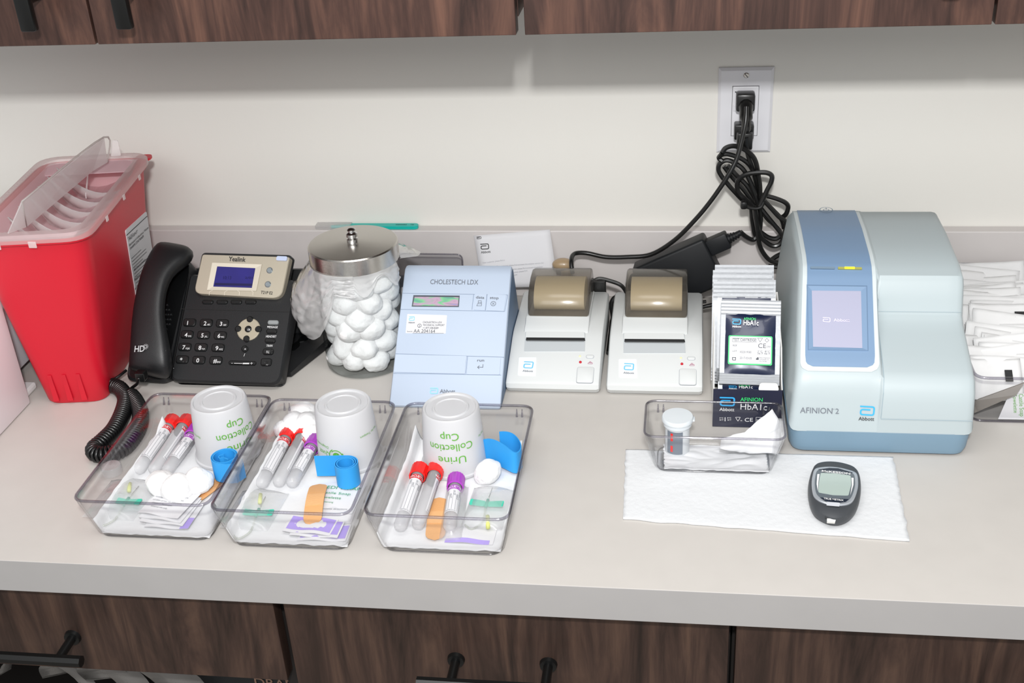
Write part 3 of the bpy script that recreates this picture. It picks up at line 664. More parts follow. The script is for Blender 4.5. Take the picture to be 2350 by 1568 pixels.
txt(b, 'Abbott', pc, (1009, 902), (1044, 903), .0052, .02)
obj('lettering', b, m_inkg, hb)
b = NB(); logo_px(b, pc, (986, 904), (1005, 904), (989, 890)); obj('logo', b, mat('logo_pale_blue', '#8ecdf0', .5), hb)
b = NB(); patch(b, pc, [(931, 765), (1023, 766), (1026, 724), (935, 721)], .0004, .001); st = obj('sticker', b, m_paper, hb)
b = NB(); q = pc.up(.0006); txt(b, 'Abbott', q, (937, 742), (952, 742), .0022, .02); txt(b, 'CHOLESTECH LDX', q, (970, 741.5), (1014, 742), .0026); txt(b, 'TECHNICAL SUPPORT', q, (970, 748), (1020, 748.5), .0026); txt(b, '+1.877.308.8289', q, (970, 754.5), (1006, 755), .0026); ring(b, q, (962.5, 747.5), .0026, .0005); txt(b, ')', q, (961, 750), (963.5, 750), .003, .02)
txt(b, 'Serial #', q, (934, 762), (946, 762), .0018); txt(b, 'AA 204164', q, (949, 763), (998, 764), .0048, -.012); line(b, q, (947, 764.5), (1018, 765), .0003)
obj('lettering', b, mat('ink_grey2', '#55585e', .7), st)
b = NB(); logo_px(b, pc.up(.0006), (938, 736), (951, 736), (939, 726)); obj('logo', b, mat('logo_pale_blue', '#8ecdf0', .5), st)

# ------------------------------------------------------------ label printers
m_smoke = clear('smoked_cover', (.70, .67, .63), 1.0, .18, milky=.15, milk=(.42, .39, .35), edge=.15, edgecol=(.20, .19, .18))
m_pwh = mat('printer_white', '#d2d5d5', .38, spec=.4); m_pgr = mat('printer_grey', '#b9bec1', .45); m_roll = mat('paper_roll', '#e9dcbc', .7)
def printer(dx, dy, px, label, red):
    """px(x,y) maps pixels of the left printer onto this one"""
    c = root('label_printer', (-.158+dx, -.2+dy, 0), label, 'printer', None)
    x0, x1 = -.2165+dx, -.0995+dx; Y_ = lambda y: y+dy
    pr = [(-.094, .0012), (-.284, .0012), (-.2905, .009), (-.2900, .0155), (-.286, .0185), (-.216, .0425), (-.20, .0455), (-.097, .0465), (-.094, .0445)]
    pr = [(Y_(a), z) for a, z in pr]
    hb = obj('housing', bodyloft(x0, x1, pr, .005), m_pwh, c, 'auto')
    b = loft(NB(), [[V((x, Y_(y), z)) for y, z in [(-.096, .0005), (-.281, .0005), (-.288, .0085), (-.096, .0085)]] for x in (x0+.003, x1-.003)]); obj('base_plate', b, mat('printer_base', '#b8bbbc', .5), c)
    ps = slope((-.286+dy, .0185), (-.216+dy, .0425)); P = lambda *q: [px(*a) for a in q]
    # raised throat in front of the paper cover
    xc0, xc1 = -.2015+dx, -.1185+dx
    b = bodyloft(xc0, xc1, [(Y_(a), z) for a, z in [(-.10, .044), (-.2105, .0430), (-.206, .0475), (-.196, .0490), (-.187, .0545), (-.18, .0545), (-.10, .05)]], .003); th = obj('paper_throat', b, m_pwh, c, 'auto')
    b = NB(); patch(b, ps, P((1203, 807), (1342, 807), (1343, 765), (1206, 763)), .0012, .0004); ht = obj('tear_plate', b, m_pgr, hb)
    b = NB(); patch(b, ps, P((1206, 778), (1342, 779), (1341, 765), (1208, 764)), .0024, .0006); obj('tear_hood', b, m_pwh, hb)
    b = NB(); patch(b, ps.up(.0018), P((1207, 781), (1343, 782), (1342, 776.5), (1208, 775.5)), .0008, 0); obj('paper_slot', b, m_ink, hb)
    b = NB(); q = ps.up(.0030); A, B = q.hit(*px(1208, 781)), q.hit(*px(1341, 782)); n = 44; yv = q.n.cross(V((1, 0, 0)))
    for i in range(n): a, d = A.lerp(B, i/n), A.lerp(B, (i+1)/n); flat(b, [a-yv*.0012, d-yv*.0012, (a+d)/2+yv*.001])
    obj('tear_blade', b, mat('blade_grey', '#8d9092', .35, metal=.6), hb)
    # smoked cover with the roll inside
    cv = [(-.186, .0555), (-.1855, .066), (-.178, .079), (-.164, .089), (-.147, .0935), (-.125, .0935), (-.108, .087), (-.100, .074), (-.098, .05)]
    cv = [(Y_(a), z) for a, z in cv]; xs = [-.1985+dx, -.1975+dx, -.1955+dx, -.1225+dx, -.1205+dx, -.1195+dx]; ss = [.004, .0012, 0, 0, .0012, .004]
    b = loft(NB(), [[V((x, y, z)) for y, z in shrink(cv, s)] for x, s in zip(xs, ss)], True); obj('smoked_cover', b, m_smoke, c, 'auto')
    b = NB(); cy, cz, rr = Y_(-.145), .0685, .0195
    loft(b, [[V((x, cy+(rr if 1 else 0)*1.55*math.cos(2*pi*i/32), cz+rr*math.sin(2*pi*i/32))) for i in range(32)] for x in (-.1915+dx, -.1265+dx)]); obj('paper_roll', b, m_roll, c, 'auto')
    b = NB(); patch(b, ps, P((1188, 862), (1230, 863), (1231, 821), (1191, 821)), .0006, .0015); dc = obj('logo_decal', b, mat('decal_grey', '#e4e8ea', .4), hb)
    b = NB(); q = ps.up(.0004); txt(b, 'Abbott', q, px(1199, 853), px(1223, 854), .0030, .02); obj('lettering', b, m_inkg, dc)
    b = NB(); l0, l1, l2 = px(1200, 845), px(1223, 846), px(1201, 829); logo_px(b, q, l0, l1, l2, .12); obj('logo', b, mat('logo_blue_soft', '#6cc0ea', .5), dc)
    def kk(x, y, wx, wy, rd, h, name):
        p = px(x, y); g = NB(); C = ps.hit(*p); X = V((1, 0, 0)); Y = ps.n.cross(X)
        f = lambda s, e: rpoly([C+X*(a*(wx/2-s))+Y*(d*(wy/2-s))+ps.n*e for a, d in ((-1, -1), (1, -1), (1, 1), (-1, 1))], max(rd-s, .0003), 5)
        loft(g, [f(-.0006, -.0006), f(-.0006, .0003)], True); sm = obj(name+'_recess', g, mat('recess_grey', '#a9adb2', .6), hb)
        g = NB(); loft(g, [f(0, -.0006), f(0, h-.0003), f(.0006, h)], True); obj(name, g, m_pwh, hb, 'auto')
    kk(1343, 861, .0200, .0250, .003, .0012, 'feed_button'); kk(1354, 819, .0088, .0050, .0022, .0010, 'power_button')
    b = NB(); C = ps.hit(*px(1332, 832))+ps.n*.0005; bmesh.ops.create_uvsphere(b, u_segments=14, v_segments=8, radius=.0018); [setattr(v, 'co', v.co+C) for v in b.verts]; obj('indicator_lamp', b, mat('red_lens', '#c01428', .2), hb, True)
    b = NB(); C = ps.hit(*px(1331, 818))+ps.n*.0001; bmesh.ops.create_uvsphere(b, u_segments=14, v_segments=8, radius=.0014); [setattr(v, 'co', v.co+C) for v in b.verts]; obj('indicator_lamp', b, mat('yellow_lens', '#eef0b0', .3), hb, True)
    b = NB(); q = ps.up(.0007); X = V((1, 0, 0)); Y = ps.n.cross(X); O = q.hit(*px(1349, 835)); ribbon(b, [(0, 0), (.0056, 0), (.0056, .0018), (.001, .0018), (0, .0006), (0, 0)], .0004, O, X, Y); ribbon(b, [(.0012, .002), (.0028, .0042), (.0044, .002), (.0012, .002)], .0004, O, X, Y); obj('feed_symbol', b, mat('magenta_print', '#b04a78', .6), hb)
    return c
printer(0, 0, lambda x, y: (x, y), 'white label printer with smoked paper cover, beside the pale blue analyser', 1)
A1, A2 = PZ(.03).hit(1160, 905), PZ(.03).hit(1390, 912)
DX = .1245
def map2(x, y):
    # shift the point on the slope plane by DX in world x
    ps = slope((-.286, .0185), (-.216, .0425)); p = ps.hit(x, y)+V((DX, 0, 0)); d = p-CAM; z = d.dot(FW)
    return (1175+FPX*d.dot(RT)/z, 784-FPX*d.dot(UP)/z)
printer(DX, 0, map2, 'white label printer with smoked paper cover, left of the navy cartridge box', 1)
b = NB(); p_ = slope((-.286, .0185), (-.216, .0425)).up(.003); line(b, p_, (1449, 780), (1457, 787), .0012, .0008); 

# ------------------------------------------------------------ cartridge box with pouches
BX0, BX1, BYF, BYB = .0352, .1125, -.3535, -.215
c = root('cartridge_box', (.074, -.285, 0), 'open navy and white carton of test cartridges between printer and large analyser', 'box')
m_navy = mat('navy_card', '#23253a', .45, spec=.4); m_card = mat('card_white', '#e9e8e4', .7)
b = NB(); box(b, (BX0, BYF, .0008), (BX1, BYF+.0012, .051)); obj('front_panel', b, m_navy, c)
b = NB()
for x in (BX0, BX1-.0012):
    loft(b, [[V((x+d, BYF+.0013, .0008)), V((x+d, BYB, .0008)), V((x+d, BYB, .107)), V((x+d, BYF+.04, .085)), V((x+d, BYF+.012, .056)), V((x+d, BYF+.0013, .0515))] for d in (0, .0012)])
box(b, (BX0+.0013, BYB-.0012, .0008), (BX1-.0013, BYB, .107)); box(b, (BX0+.0013, BYF+.0013, .0008), (BX1-.0013, BYB-.0013, .002)); obj('carton', b, m_card, c)
b = NB(); pts = rpoly([V((BX0+.05, BYF+.0002, .0505)), V((BX1-.004, BYF+.0002, .0505)), V((BX1-.006, BYF+.004, .058)), V((BX0+.052, BYF+.004, .058))], .003); slab(b, pts, (0, 1, 0), .0008); obj('flap', b, m_card, c)
pb = PY(BYF)
b = NB(); txt(b, 'AFINION', pb, (1699, 921), (1750, 922), .0052, .01); fp_ = c; obj('green_lettering', b, mat('green_bright', '#36d573', .5), c)
b = NB(); logo_px(b, pb, (1651, 932), (1687, 933), (1652, 911)); obj('logo', b, m_blue, c)
b = NB(); txt(b, 'HbA1c', pb, (1699, 940), (1760, 942), .0085, .01); txt(b, 'Abbott', pb, (1651, 943), (1685, 944), .0044, .02)
txt(b, '2°C', pb, (1651, 961), (1660, 961), .0018); txt(b, '8°C', pb, (1669, 961), (1678, 961), .0018); txt(b, '36°F', pb, (1651, 965.5), (1660, 965.5), .0018); txt(b, '46°F', pb, (1669, 965.5), (1678, 965.5), .0018); line(b, pb, (1664, 958), (1664, 967), .0008)
for a, q in (((1688, 958), (1699, 958)), ((1699, 958), (1693.5, 967)), ((1693.5, 967), (1688, 958))): line(b, pb, a, q, .0005)
txt(b, '15', pb, (1699, 967), (1703, 967), .0016); txt(b, 'CE', pb, (1709, 968), (1728, 968), .0052); txt(b, 'IVD', pb, (1737, 967), (1746, 967), .0026)
for a, q in (((1735, 958), (1750, 958.5)), ((1735, 969), (1750, 969.5)), ((1735, 958), (1735, 969))): line(b, pb, a, q, .0004)
obj('lettering', b, m_wtext, c)
m_foil = mat('foil_seal', '#a3a6aa', .45, metal=.3, bump=.2, bscale=200); m_npouch = mat('navy_foil', '#16213f', .28, metal=.15, spec=.7, coat=.3)
def pouch(C, tilt, w_, h_, label, detail=True, rz=0.0):
    """foil pouch; C = bottom centre, tilted back by tilt from horizontal"""
    c = root('foil_pouch', C, label, 'pouch', 'foil cartridge pouches in the carton'); up = V((0, math.cos(tilt), math.sin(tilt))); X = V((math.cos(rz), math.sin(rz), 0)); up = (up - X*up.dot(X)).normalized(); n = X.cross(up); C = V(C)
    nx, ny = 12, 20
    def grid(x0, x1, v0, v1, off, bulge):
        g = NB(); vs = [[None]*(ny+1) for _ in range(nx+1)]
        for s in (1, -1):
            for i in range(nx+1):
                for j in range(ny+1):
                    u = x0+(x1-x0)*i/nx; v = v0+(v1-v0)*j/ny; k = math.sin(pi*i/nx)**.5*math.sin(pi*j/ny)**.5 if 0 < i < nx and 0 < j < ny else 0
                    vs[i][j] = g.verts.new(C+X*u+up*v+n*s*(off+bulge*k+(.0007*noise.noise(V((u*90, v*90, s))) if bulge else 0)))
            for i in range(nx):
                for j in range(ny): g.faces.new((vs[i][j], vs[i+1][j], vs[i+1][j+1], vs[i][j+1]))
        return g
    g = NB(); 
    def seal(v0, v1):
        k = 9; pts = []; a = [C+X*(-w_/2)+up*v0, C+X*(w_/2)+up*v0]; teeth = 40
        lo = []
        for s in range(k+1):
            v = v0+(v1-v0)*s/k; e = .0006 if s % 2 else .0011
            lo.append([C+X*(-w_/2)+up*v+n*e, C+X*(w_/2)+up*v+n*e, C+X*(w_/2)+up*v-n*e, C+X*(-w_/2)+up*v-n*e])
        loft(g, lo)
    seal(0, h_*.13); seal(h_*.82, h_)
    slab(g, [C+X*(-w_/2)+up*h_*.1-n*.0006, C+X*(w_/2)+up*h_*.1-n*.0006, C+X*(w_/2)+up*h_*.85-n*.0006, C+X*(-w_/2)+up*h_*.85-n*.0006], n, .0012)
    obj('foil_seal', g, m_foil, c)
    bd = obj('foil_body', grid(-w_/2*.84, w_/2*.84, h_*.12, h_*.83, .0008, .0055 if detail else .0025), m_npouch, c, True)
    if detail:
        P = Pl(C+n*.0066, n); Q = lambda u, v: C+n*.0070+X*(u*w_)+up*(v*h_)
        def quad(u0, u1, v0, v1, m, name, par, e=0, r=.002):
            g = NB(); slab(g, rpoly([Q(u0, v0)+n*e, Q(u1, v0)+n*e, Q(u1, v1)+n*e, Q(u0, v1)+n*e], r), n, .0003); return obj(name, g, m, par)
        quad(-.365, .365, .22, .56, mat('green_bright', '#36d573', .5), 'label_border', bd); lb = quad(-.345, .345, .235, .548, m_paper, 'label', bd, .0003)
        g = NB(); T = lambda s, u0, u1, v, h, b_=0: put_text(g, s, Q(u0, v)+n*.0009, X, up, width=(u1-u0)*w_, h=h, bold=b_)
        T('TEST CARTRIDGE', -.29, .09, .495, .0030, .015); T('CE', .13, .26, .42, .0055); T('2797', .27, .335, .425, .0022)
        for v0, s in ((.43, 'REF'), (.365, 'LOT')): T(s, -.29, -.22, v0, .0022)
        T('10231930', -.17, .02, .355, .0026); T('2017-03-05', -.17, .03, .285, .0026); T('2°C  8°C', .12, .33, .37, .0022); T('36°F 46°F', .12, .33, .345, .0022); T('Abbott Diagnostics', .15, .33, .30, .0014); T('Technologies AS', .15, .31, .28, .0014); T('Oslo, Norway', .15, .28, .26, .0014)
        for u0, u1, v0, v1 in ((-.3, .1, .485, .527),): ribbon(g, [(0, 0), ((u1-u0)*w_, 0), ((u1-u0)*w_, (v1-v0)*h_), (0, (v1-v0)*h_), (0, 0)], .0003, Q(u0, v0)+n*.0009, X, up)
        ribbon(g, [(0, .0045), (.0055, .0045), (.00275, 0), (0, .0045)], .0004, Q(.12, .49)+n*.0009, X, up); ribbon(g, [(0, .0022), (.0022, .0045), (.0045, .0022), (.0022, 0), (0, .0022)], .0004, Q(.24, .49)+n*.0009, X, up)
        ribbon(g, [(0, 0), (.0035, 0), (.0035, .003), (0, .003), (0, 0)], .0008, Q(-.29, .27)+n*.0009, X, up); ribbon(g, [(0, .001), (.002, .001), (.002, .003)], .002, Q(.10, .28)+n*.0009, X, up)
        obj('lettering', g, mat('ink_grey2', '#55585e', .7), lb)
        g = NB(); put_text(g, 'AFINION', Q(-.12, .745)+n*.0005, X, up, width=.2*w_, h=.0032, bold=.01); obj('green_lettering', g, mat('green_bright', '#36d573', .5), bd)
        g = NB(); put_text(g, 'HbA1c', Q(-.12, .685)+n*.0005, X, up, width=.25*w_, h=.0062, bold=.01); put_text(g, 'Abbott', Q(-.31, .655)+n*.0005, X, up, width=.15*w_, h=.0024, bold=.02); obj('white_lettering', g, m_wtext, bd)
        g = NB(); logo(g, Q(-.31, .69)+n*.0005, X, up, .15*w_, .068*h_); obj('logo', g, m_blue, bd)
    return c
pouch((.0760, -.336, .0475), math.radians(50), .068, .100, 'navy foil pouch at the front of the carton with its full green-edged label showing', rz=-.03)
low = pouch((.072, -.3500, .003), math.radians(76), .062, .071, 'lowest navy foil pouch behind the carton front, only its label top showing')
st_ = [low]
while st_: # its upper end bends back under the front pouch
    q_ = st_.pop(); st_ += [x for x in COL.objects if x.parent == q_]
    if q_.type == 'MESH':
        for v in q_.data.vertices:
            zz = v.co.z+.003-.0445
            if zz > 0: v.co.z = .0415+zz*.08; v.co.y += zz*.72
pouch((.074, -.300, .030), math.radians(56), .068, .122, 'foil pouch directly behind the front navy pouch in the carton', False)
for i, (y, h_, xx) in enumerate([(-.292, .122, .070), (-.284, .126, .069), (-.276, .129, .0695), (-.268, .132, .072)]):
    pouch((xx, y, .022), math.radians(62), .070, h_, ['foil pouch standing third from the front, silver seal up', 'foil pouch standing fourth from the front in the carton', 'foil pouch second from the back of the carton', 'rearmost foil pouch in the carton, its silver seal highest'][i], False)

# ------------------------------------------------------------ large benchtop analyser
c = root('benchtop_analyzer', (.213, -.245, 0), 'large pale grey-blue benchtop analyser with touch screen at the right', 'analyzer')
m_ab = mat('analyzer_shell', '#aeb9bc', .42, spec=.4); m_ab2 = mat('analyzer_ridge', '#c8d1d3', .4, spec=.4); m_abl = mat('analyzer_blue', '#7690ae', .42, spec=.4); m_abase = mat('analyzer_base', '#7894a8', .45)
PLf = [(-.405, .031), (-.3996, .055), (-.394, .080), (-.386, .094), (-.376, .102), (-.345, .1225), (-.318, .1405), (-.300, .1525), (-.285, .1625), (-.272, .1685), (-.25, .1720), (-.18, .1745), (-.115, .171), (-.098, .160), (-.088, .12), (-.085, .031)]
PRt = [(-.405, .031), (-.403, .055), (-.398, .078), (-.389, .091), (-.372, .0985), (-.340, .109), (-.312, .118), (-.303, .1235), (-.292, .156), (-.286, .1640), (-.264, .1695), (-.18, .1725), (-.115, .170), (-.098, .160), (-.088, .12), (-.085, .031)]
def xl(z): return .1165+.0125*max(0, min(1, (z-.031)/.14))**1.3
def xr(z): return .3115-.002*max(0, (z-.031)/.14)
def prf(s, t):
    k = max(0, min(1, (s-.474)/.018)); k = k*k*(3-2*k); i = min(int(t), 14); f = t-i
    g = lambda P: (P[i][0]+(P[i+1][0]-P[i][0])*f, P[i][1]+(P[i+1][1]-P[i][1])*f)
    a, b_ = g(PLf), g(PRt); return (a[0]*(1-k)+b_[0]*k, a[1]*(1-k)+b_[1]*k)
def SP(s, t, e=0):
    y, z = prf(s, t); x = xl(z)+(xr(z)-xl(z))*s
    y1, z1 = prf(s, max(0, t-.15)); y2, z2 = prf(s, min(15, t+.15)); n = V((0, -(z2-z1), (y2-y1))); n = n.normalized() if n.length > 1e-9 else V((0, -1, 0))
    return V((x, y, z))+n*e
lo = []
ss = [(0, .012), (.004, .007), (.012, .0032), (.025, .0010), (.05, 0)]+[(.05+.42*i/8, 0) for i in range(1, 9)]+[(.474+.018*i/5, 0) for i in range(1, 6)]+[(.5+.45*i/8, 0) for i in range(0, 9)]+[(.975, .0010), (.988, .0032), (.996, .007), (1, .012)]
ts = [i/2 for i in range(31)]
for s, e in ss:
    pr = [prf(s, t) for t in ts]; q = shrink(pr, e) if e else pr; L_ = []
    for (y, z), (yy, zz) in zip(pr, q):
        zz = max(zz, .031); L_.append(V((xl(z)+(xr(z)-xl(z))*s, yy, zz)))
    lo.append(L_)
hb = obj('housing', loft(NB(), lo, True), m_ab, c, 'auto')
b = NB(); R4 = lambda e, z, r_: rrect((.1165+.3115)/2, -.245, (.3115-.1165)/2-e, .16-e, r_, z, 7)
loft(b, [R4(.0045, .003, .016), R4(.002, .010, .018), R4(.0, .0315, .02), R4(.003, .0325, .018)]); obj('base', b, m_abase, c, 'auto')
b = NB(); loft(b, [R4(.008, .0006, .016), R4(.008, .0032, .016)]); obj('rubber_foot', b, m_black, c)
def strip(s0, s1, t0, t1, e, rnd=0, n=14, k=40, smax=None):
    g = NB(); rows = []
    for j in range(k+1):
        t = t0+(t1-t0)*j/k; ins = 0
        if rnd and t-t0 < rnd: ins = (1-math.sqrt(max(0, 1-((rnd-(t-t0))/rnd)**2)))*.045
        if rnd and t1-t < .25: ins = (1-math.sqrt(max(0, 1-((.25-(t1-t))/.25)**2)))*.04
        rows.append([SP(s0+ins+(s1-s0-2*ins)*i/n, t, e) for i in range(n+1)])
    vs = [[g.verts.new(p) for p in r_] for r_ in rows]
    for j in range(k):
        for i in range(n): g.faces.new((vs[j][i], vs[j][i+1], vs[j+1][i+1], vs[j+1][i]))
    return g
obj('panel_surround', strip(.028, .470, 3.15, 12.6, .0007, .9), m_ab2, c, True)
scp = obj('screen_panel', strip(.055, .447, 3.55, 12.3, .0013, .8), m_abl, c, True)
pa = slope((-.345, .1225), (-.300, .1525))
b = NB(); O_ = [(1853, 805), (1994, 807), (1991, 655), (1851, 653)]; I_ = [(1866, 796), (1979, 799), (1976, 668), (1863, 667)]
loft(b, [[pa.up(h).hit(*q) for q in P] for h, P in ((.0010, O_), (.0026, [(x+(3 if x < 1900 else -3), y+(-3 if y > 700 else 3)) for x, y in O_]), (.0018, I_))], False); sf = obj('screen_frame', b, m_abl, scp)
b = NB(); patch(b, pa.up(.0012), [(1865, 797), (1980, 800), (1977, 667), (1862, 666)], .0005); tsn = obj('touch_screen', b, mat('screen_lavender', '#a4a5ba', .25, emit=.06), scp)
b = NB(); logo_px(b, pa.up(.0014), (1888, 739), (1906, 740), (1888, 728)); txt(b, 'Abbott', pa.up(.0014), (1913, 738), (1950, 739), .0040, .02); obj('screen_logo', b, mat('screen_print', '#d8d2ea', .4), tsn)
for nm, q, m_ in (('status_light', [(1860, 618), (1915, 619), (1915, 614), (1860, 613)], mat('slot_grey', '#6a7f92', .5)), ('status_light', [(1923, 619), (1978, 620), (1977, 615), (1923, 614)], mat('slot_olive', '#9a9a50', .4))):
    b = NB(); patch(b, pa, q, .0016, .0004); s_ = obj(nm, b, m_, scp)
b = NB(); patch(b, pa, [(1938, 619), (1961, 619.5), (1961, 614.5), (1938, 614)], .0019, .0004); obj('lamp_glow', b, mat('lamp_yellow', '#f2d628', .4, emit=.8), s_)
pt = Pl((.2, -.14, .1727), (0, -.06, 1)); b = NB(); ring(b, pt, (1896, 482), .0082, .0009, .0010, 28); ring(b, pt, (1896, 482), .0036, .0007, .0010); line(b, pt, (1896, 481), (1896, 477), .0008, .0011); obj('power_symbol', b, mat('slate_print', '#5b7890', .5), scp)
b = NB(); pfr = slope((-.405, .031), (-.394, .080))
txt(b, 'AFINION', pfr, (1836, 948), (1910, 950), .0068, .005); txt(b, '2', pfr, (1917, 950), (1927, 950), .0062); txt(b, 'TM', pfr, (1910, 941), (1915, 941), .0012)
obj('lettering', b, m_inkg, hb); b = NB(); txt(b, 'Abbott', pfr, (1970, 965), (2006, 966), .0042, .02); obj('maker_lettering', b, m_ink, hb)
b = NB(); logo_px(b, pfr, (1972, 953), (2007, 955), (1972, 931)); obj('logo', b, m_blue, hb)
b = NB() # door seam
def sline(pts, wd=.0007, e=.0006):
    P = [SP(s, t, e) for s, t in pts]
    for a, q in zip(P, P[1:]):
        t = (q-a).normalized(); n = t.cross(V((0, -.9, .4))).normalized()*wd/2; flat(b, [a-n, q-n, q+n, a+n])
sline([(.494, t/4) for t in range(3, 31)]); sline([(.494+.49*i/12, .72) for i in range(13)]); sline([(.50+.48*i/12, 7.1) for i in range(13)], .0004)
obj('door_seam', b, mat('seam_slate', '#8fa0a8', .6), hb)

# ------------------------------------------------------------ cables and adapter
def ppx(pts): return [PY(y).hit(x, yy) for x, yy, y in pts]
b = NB() # plug and lead 1
box(b, (OX-.0125, -.030, OZ+.006), (OX+.0115, -.0085, OZ+.029), .003)
tube(b, smooth_path([(OX, -.024, OZ+.016), (OX, -.036, OZ+.010), (OX, -.047, OZ+.000), (OX+.000, -.054, OZ-.012)], 4), [.0095]*4+[.0085]*4+[.006]*4+[.0045], 12)
A = [(1713, 245, -.052), (1711, 281, -.06), (1701, 327, -.066), (1690, 366, -.071), (1669, 406, -.076), (1633, 459, -.078), (1594, 506, -.074), (1547, 552, -.068), (1494, 584, -.062), (1440, 590, -.06), (1390, 590, -.058), (1345, 581, -.056), (1318, 583, -.062), (1311, 600, -.078), (1314, 628, -.088)]
tube(b, smooth_path(ppx(A), 6), .0031, 10)
free_obj('power_cable', b, m_cable, 'black power cable from the upper plug sweeping left along the backsplash', 'cable', smooth='auto')
b = NB()
box(b, (OX-.0135, -.028, OZ-.032), (OX+.0115, -.0085, OZ-.012), .002); box(b, (OX-.0105, -.044, OZ-.040), (OX+.0095, -.026, OZ-.018), .002)
f = lambda pts, y0, y1: smooth_path([PY(y0+(y1-y0)*i/(len(pts)-1)).hit(1620+x/4.9, 320+y/4.9) for i, (x, y) in enumerate(pts)], 6)
strands = [([(450, -20), (455, 60), (470, 160), (520, 300), (565, 420), (600, 560), (600, 700), (560, 770)], -.046, -.040),
 ([(185, 150), (220, 100), (300, 75), (400, 95), (500, 160), (560, 250), (590, 400), (610, 560), (600, 740)], -.055, -.045),
 ([(185, 245), (145, 205), (200, 165), (300, 180), (420, 230), (510, 320), (560, 480), (590, 700)], -.050, -.038),
 ([(260, 520), (180, 420), (140, 340), (160, 270), (240, 235), (330, 270), (420, 340), (500, 480), (560, 650), (590, 760)], -.044, -.050),
 ([(180, 420), (260, 520), (370, 640), (450, 720), (510, 770)], -.044, -.040), ([(200, 300), (300, 430), (420, 560), (520, 700), (560, 780)], -.036, -.036),
 ([(240, 290), (340, 400), (460, 520), (560, 680), (590, 780)], -.042, -.045), ([(185, 150), (145, 205)], -.055, -.050),
 ([(600, 760), (640, 680), (690, 570), (735, 480), (740, 410), (680, 375), (560, 375), (450, 395), (370, 450), (350, 520), (370, 600), (450, 680), (530, 750)], -.060, -.052),
 ([(620, 620), (700, 640), (800, 670), (890, 710), (925, 760), (900, 840), (850, 880)], -.045, -.040),
 ([(610, 640), (720, 760), (820, 870), (895, 930), (890, 1060), (840, 1170), (760, 1200), (680, 1160), (610, 1080), (560, 900), (545, 770)], -.050, -.052),
 ([(620, 780), (700, 880), (800, 1000), (870, 1090)], -.04, -.045), ([(560, 740), (660, 850), (700, 900), (820, 1020), (870, 1150)], -.035, -.04),
 ([(660, 700), (760, 800), (850, 900), (880, 1000)], -.038, -.04),
 ([(600, 1030), (700, 1100), (790, 1115), (850, 1070)], -.042, -.042), ([(510, 780), (520, 900), (540, 1020), (560, 1090)], -.046, -.044), ([(600, 780), (615, 900), (600, 1040), (560, 1110), (520, 1130), (450, 1095), (385, 1040)], -.042, -.050),
 ([(555, 780), (580, 1000), (600, 1180), (660, 1300), (740, 1370), (860, 1392)], -.054, -.05), ([(735, 1355), (800, 1310), (880, 1275)], -.045, -.045), ([(700, 1425), (800, 1435), (900, 1440)], -.06, -.06)]
for s_, y0, y1 in strands: tube(b, f(s_, y0, y1), .0032, 8)
k = f([(430, 740), (480, 765), (560, 775), (620, 755), (650, 700)], -.064, -.060); tube(b, k, .0026, 8); box(b, k[0]-V((.005, .005, .005)), k[0]+V((.004, .006, .006)), .003)
free_obj('coiled_cable', b, m_cable, 'black power cord coiled and tied in a bundle hanging below the lower plug', 'cable', smooth='auto')
# adapter
AC = PY(-.055).hit(1563, 625); rot = (Matrix.Rotation(math.radians(-26), 3, 'Y') @ Matrix.Rotation(math.radians(-7), 3, 'X'))
b = NB(); box(b, AC-V((.056, .020, .034)), AC+V((.050, .016, .036)), .004, 3, rot=rot, about=AC)
e = AC+rot @ V((.050, -.004, .018)); box(b, e-V((.002, .010, .011)), e+V((.028, .009, .011)), .002, rot=rot, about=e)
e2 = e+rot @ V((.028, 0, .0)); 
for i in range(4): a = e2+rot @ V((.0038*i, 0, 0)); tube(b, [a, a+rot @ V((.0024, 0, 0))], .0070-.0007*i, 12)
tube(b, [e2, e2+rot @ V((.018, 0, .001))], .0042, 10)
g = AC+rot @ V((-.056, -.014, .018)); tube(b, smooth_path([AC+rot @ V((-.052, -.016, .02)), g+V((-.006, -.004, .008)), g+V((-.008, -.01, -.01)), g+V((.0, -.012, -.03))], 5), .0038, 8)
mnz = min(v.co.z for v in b.verts)
free_obj('power_adapter', b, mat('adapter_black', '#15171a', .5, spec=.3), 'black power adapter brick leaning on the backsplash behind the right printer', 'power adapter', smooth='auto')
b = NB(); q = ppx([(1438, 672, -.10), (1425, 655, -.09), (1400, 645, -.088), (1375, 640, -.088), (1360, 648, -.090)]); tube(b, smooth_path(q, 5), .0028, 8)
C = PY(-.090).hit(1372, 656); box(b, C-V((.010, .006, .016)), C+V((.011, .006, .009)), .002)
q = [V((-.060, -.085, .030)), V((-.088, -.088, .036)), V((-.097, -.095, .028)), V((-.094, -.11, .015)), V((-.0955, -.14, .006)), V((-.0955, -.19, .0045))]; tube(b, smooth_path(q, 5), .0030, 8)
q = [V((.03, -.09, .03)), V((-.02, -.085, .022)), V((-.075, -.08, .020)), V((-.095, -.10, .010)), V((-.0945, -.16, .0055))]; tube(b, smooth_path(q, 5), .0024, 8)
free_obj('printer_cable', b, m_cable, 'black connector and cables squeezed between the backs of the two white printers', 'cable', smooth='auto')
b = NB(); tube(b, smooth_path([PY(-.10).hit(1608, 706), PY(-.10).hit(1625, 702), PY(-.10).hit(1640, 699)], 4), .0028, 8); free_obj('thin_cable', b, m_cable, 'short length of black cable showing between right printer and cartridge carton', 'cable', smooth=True)

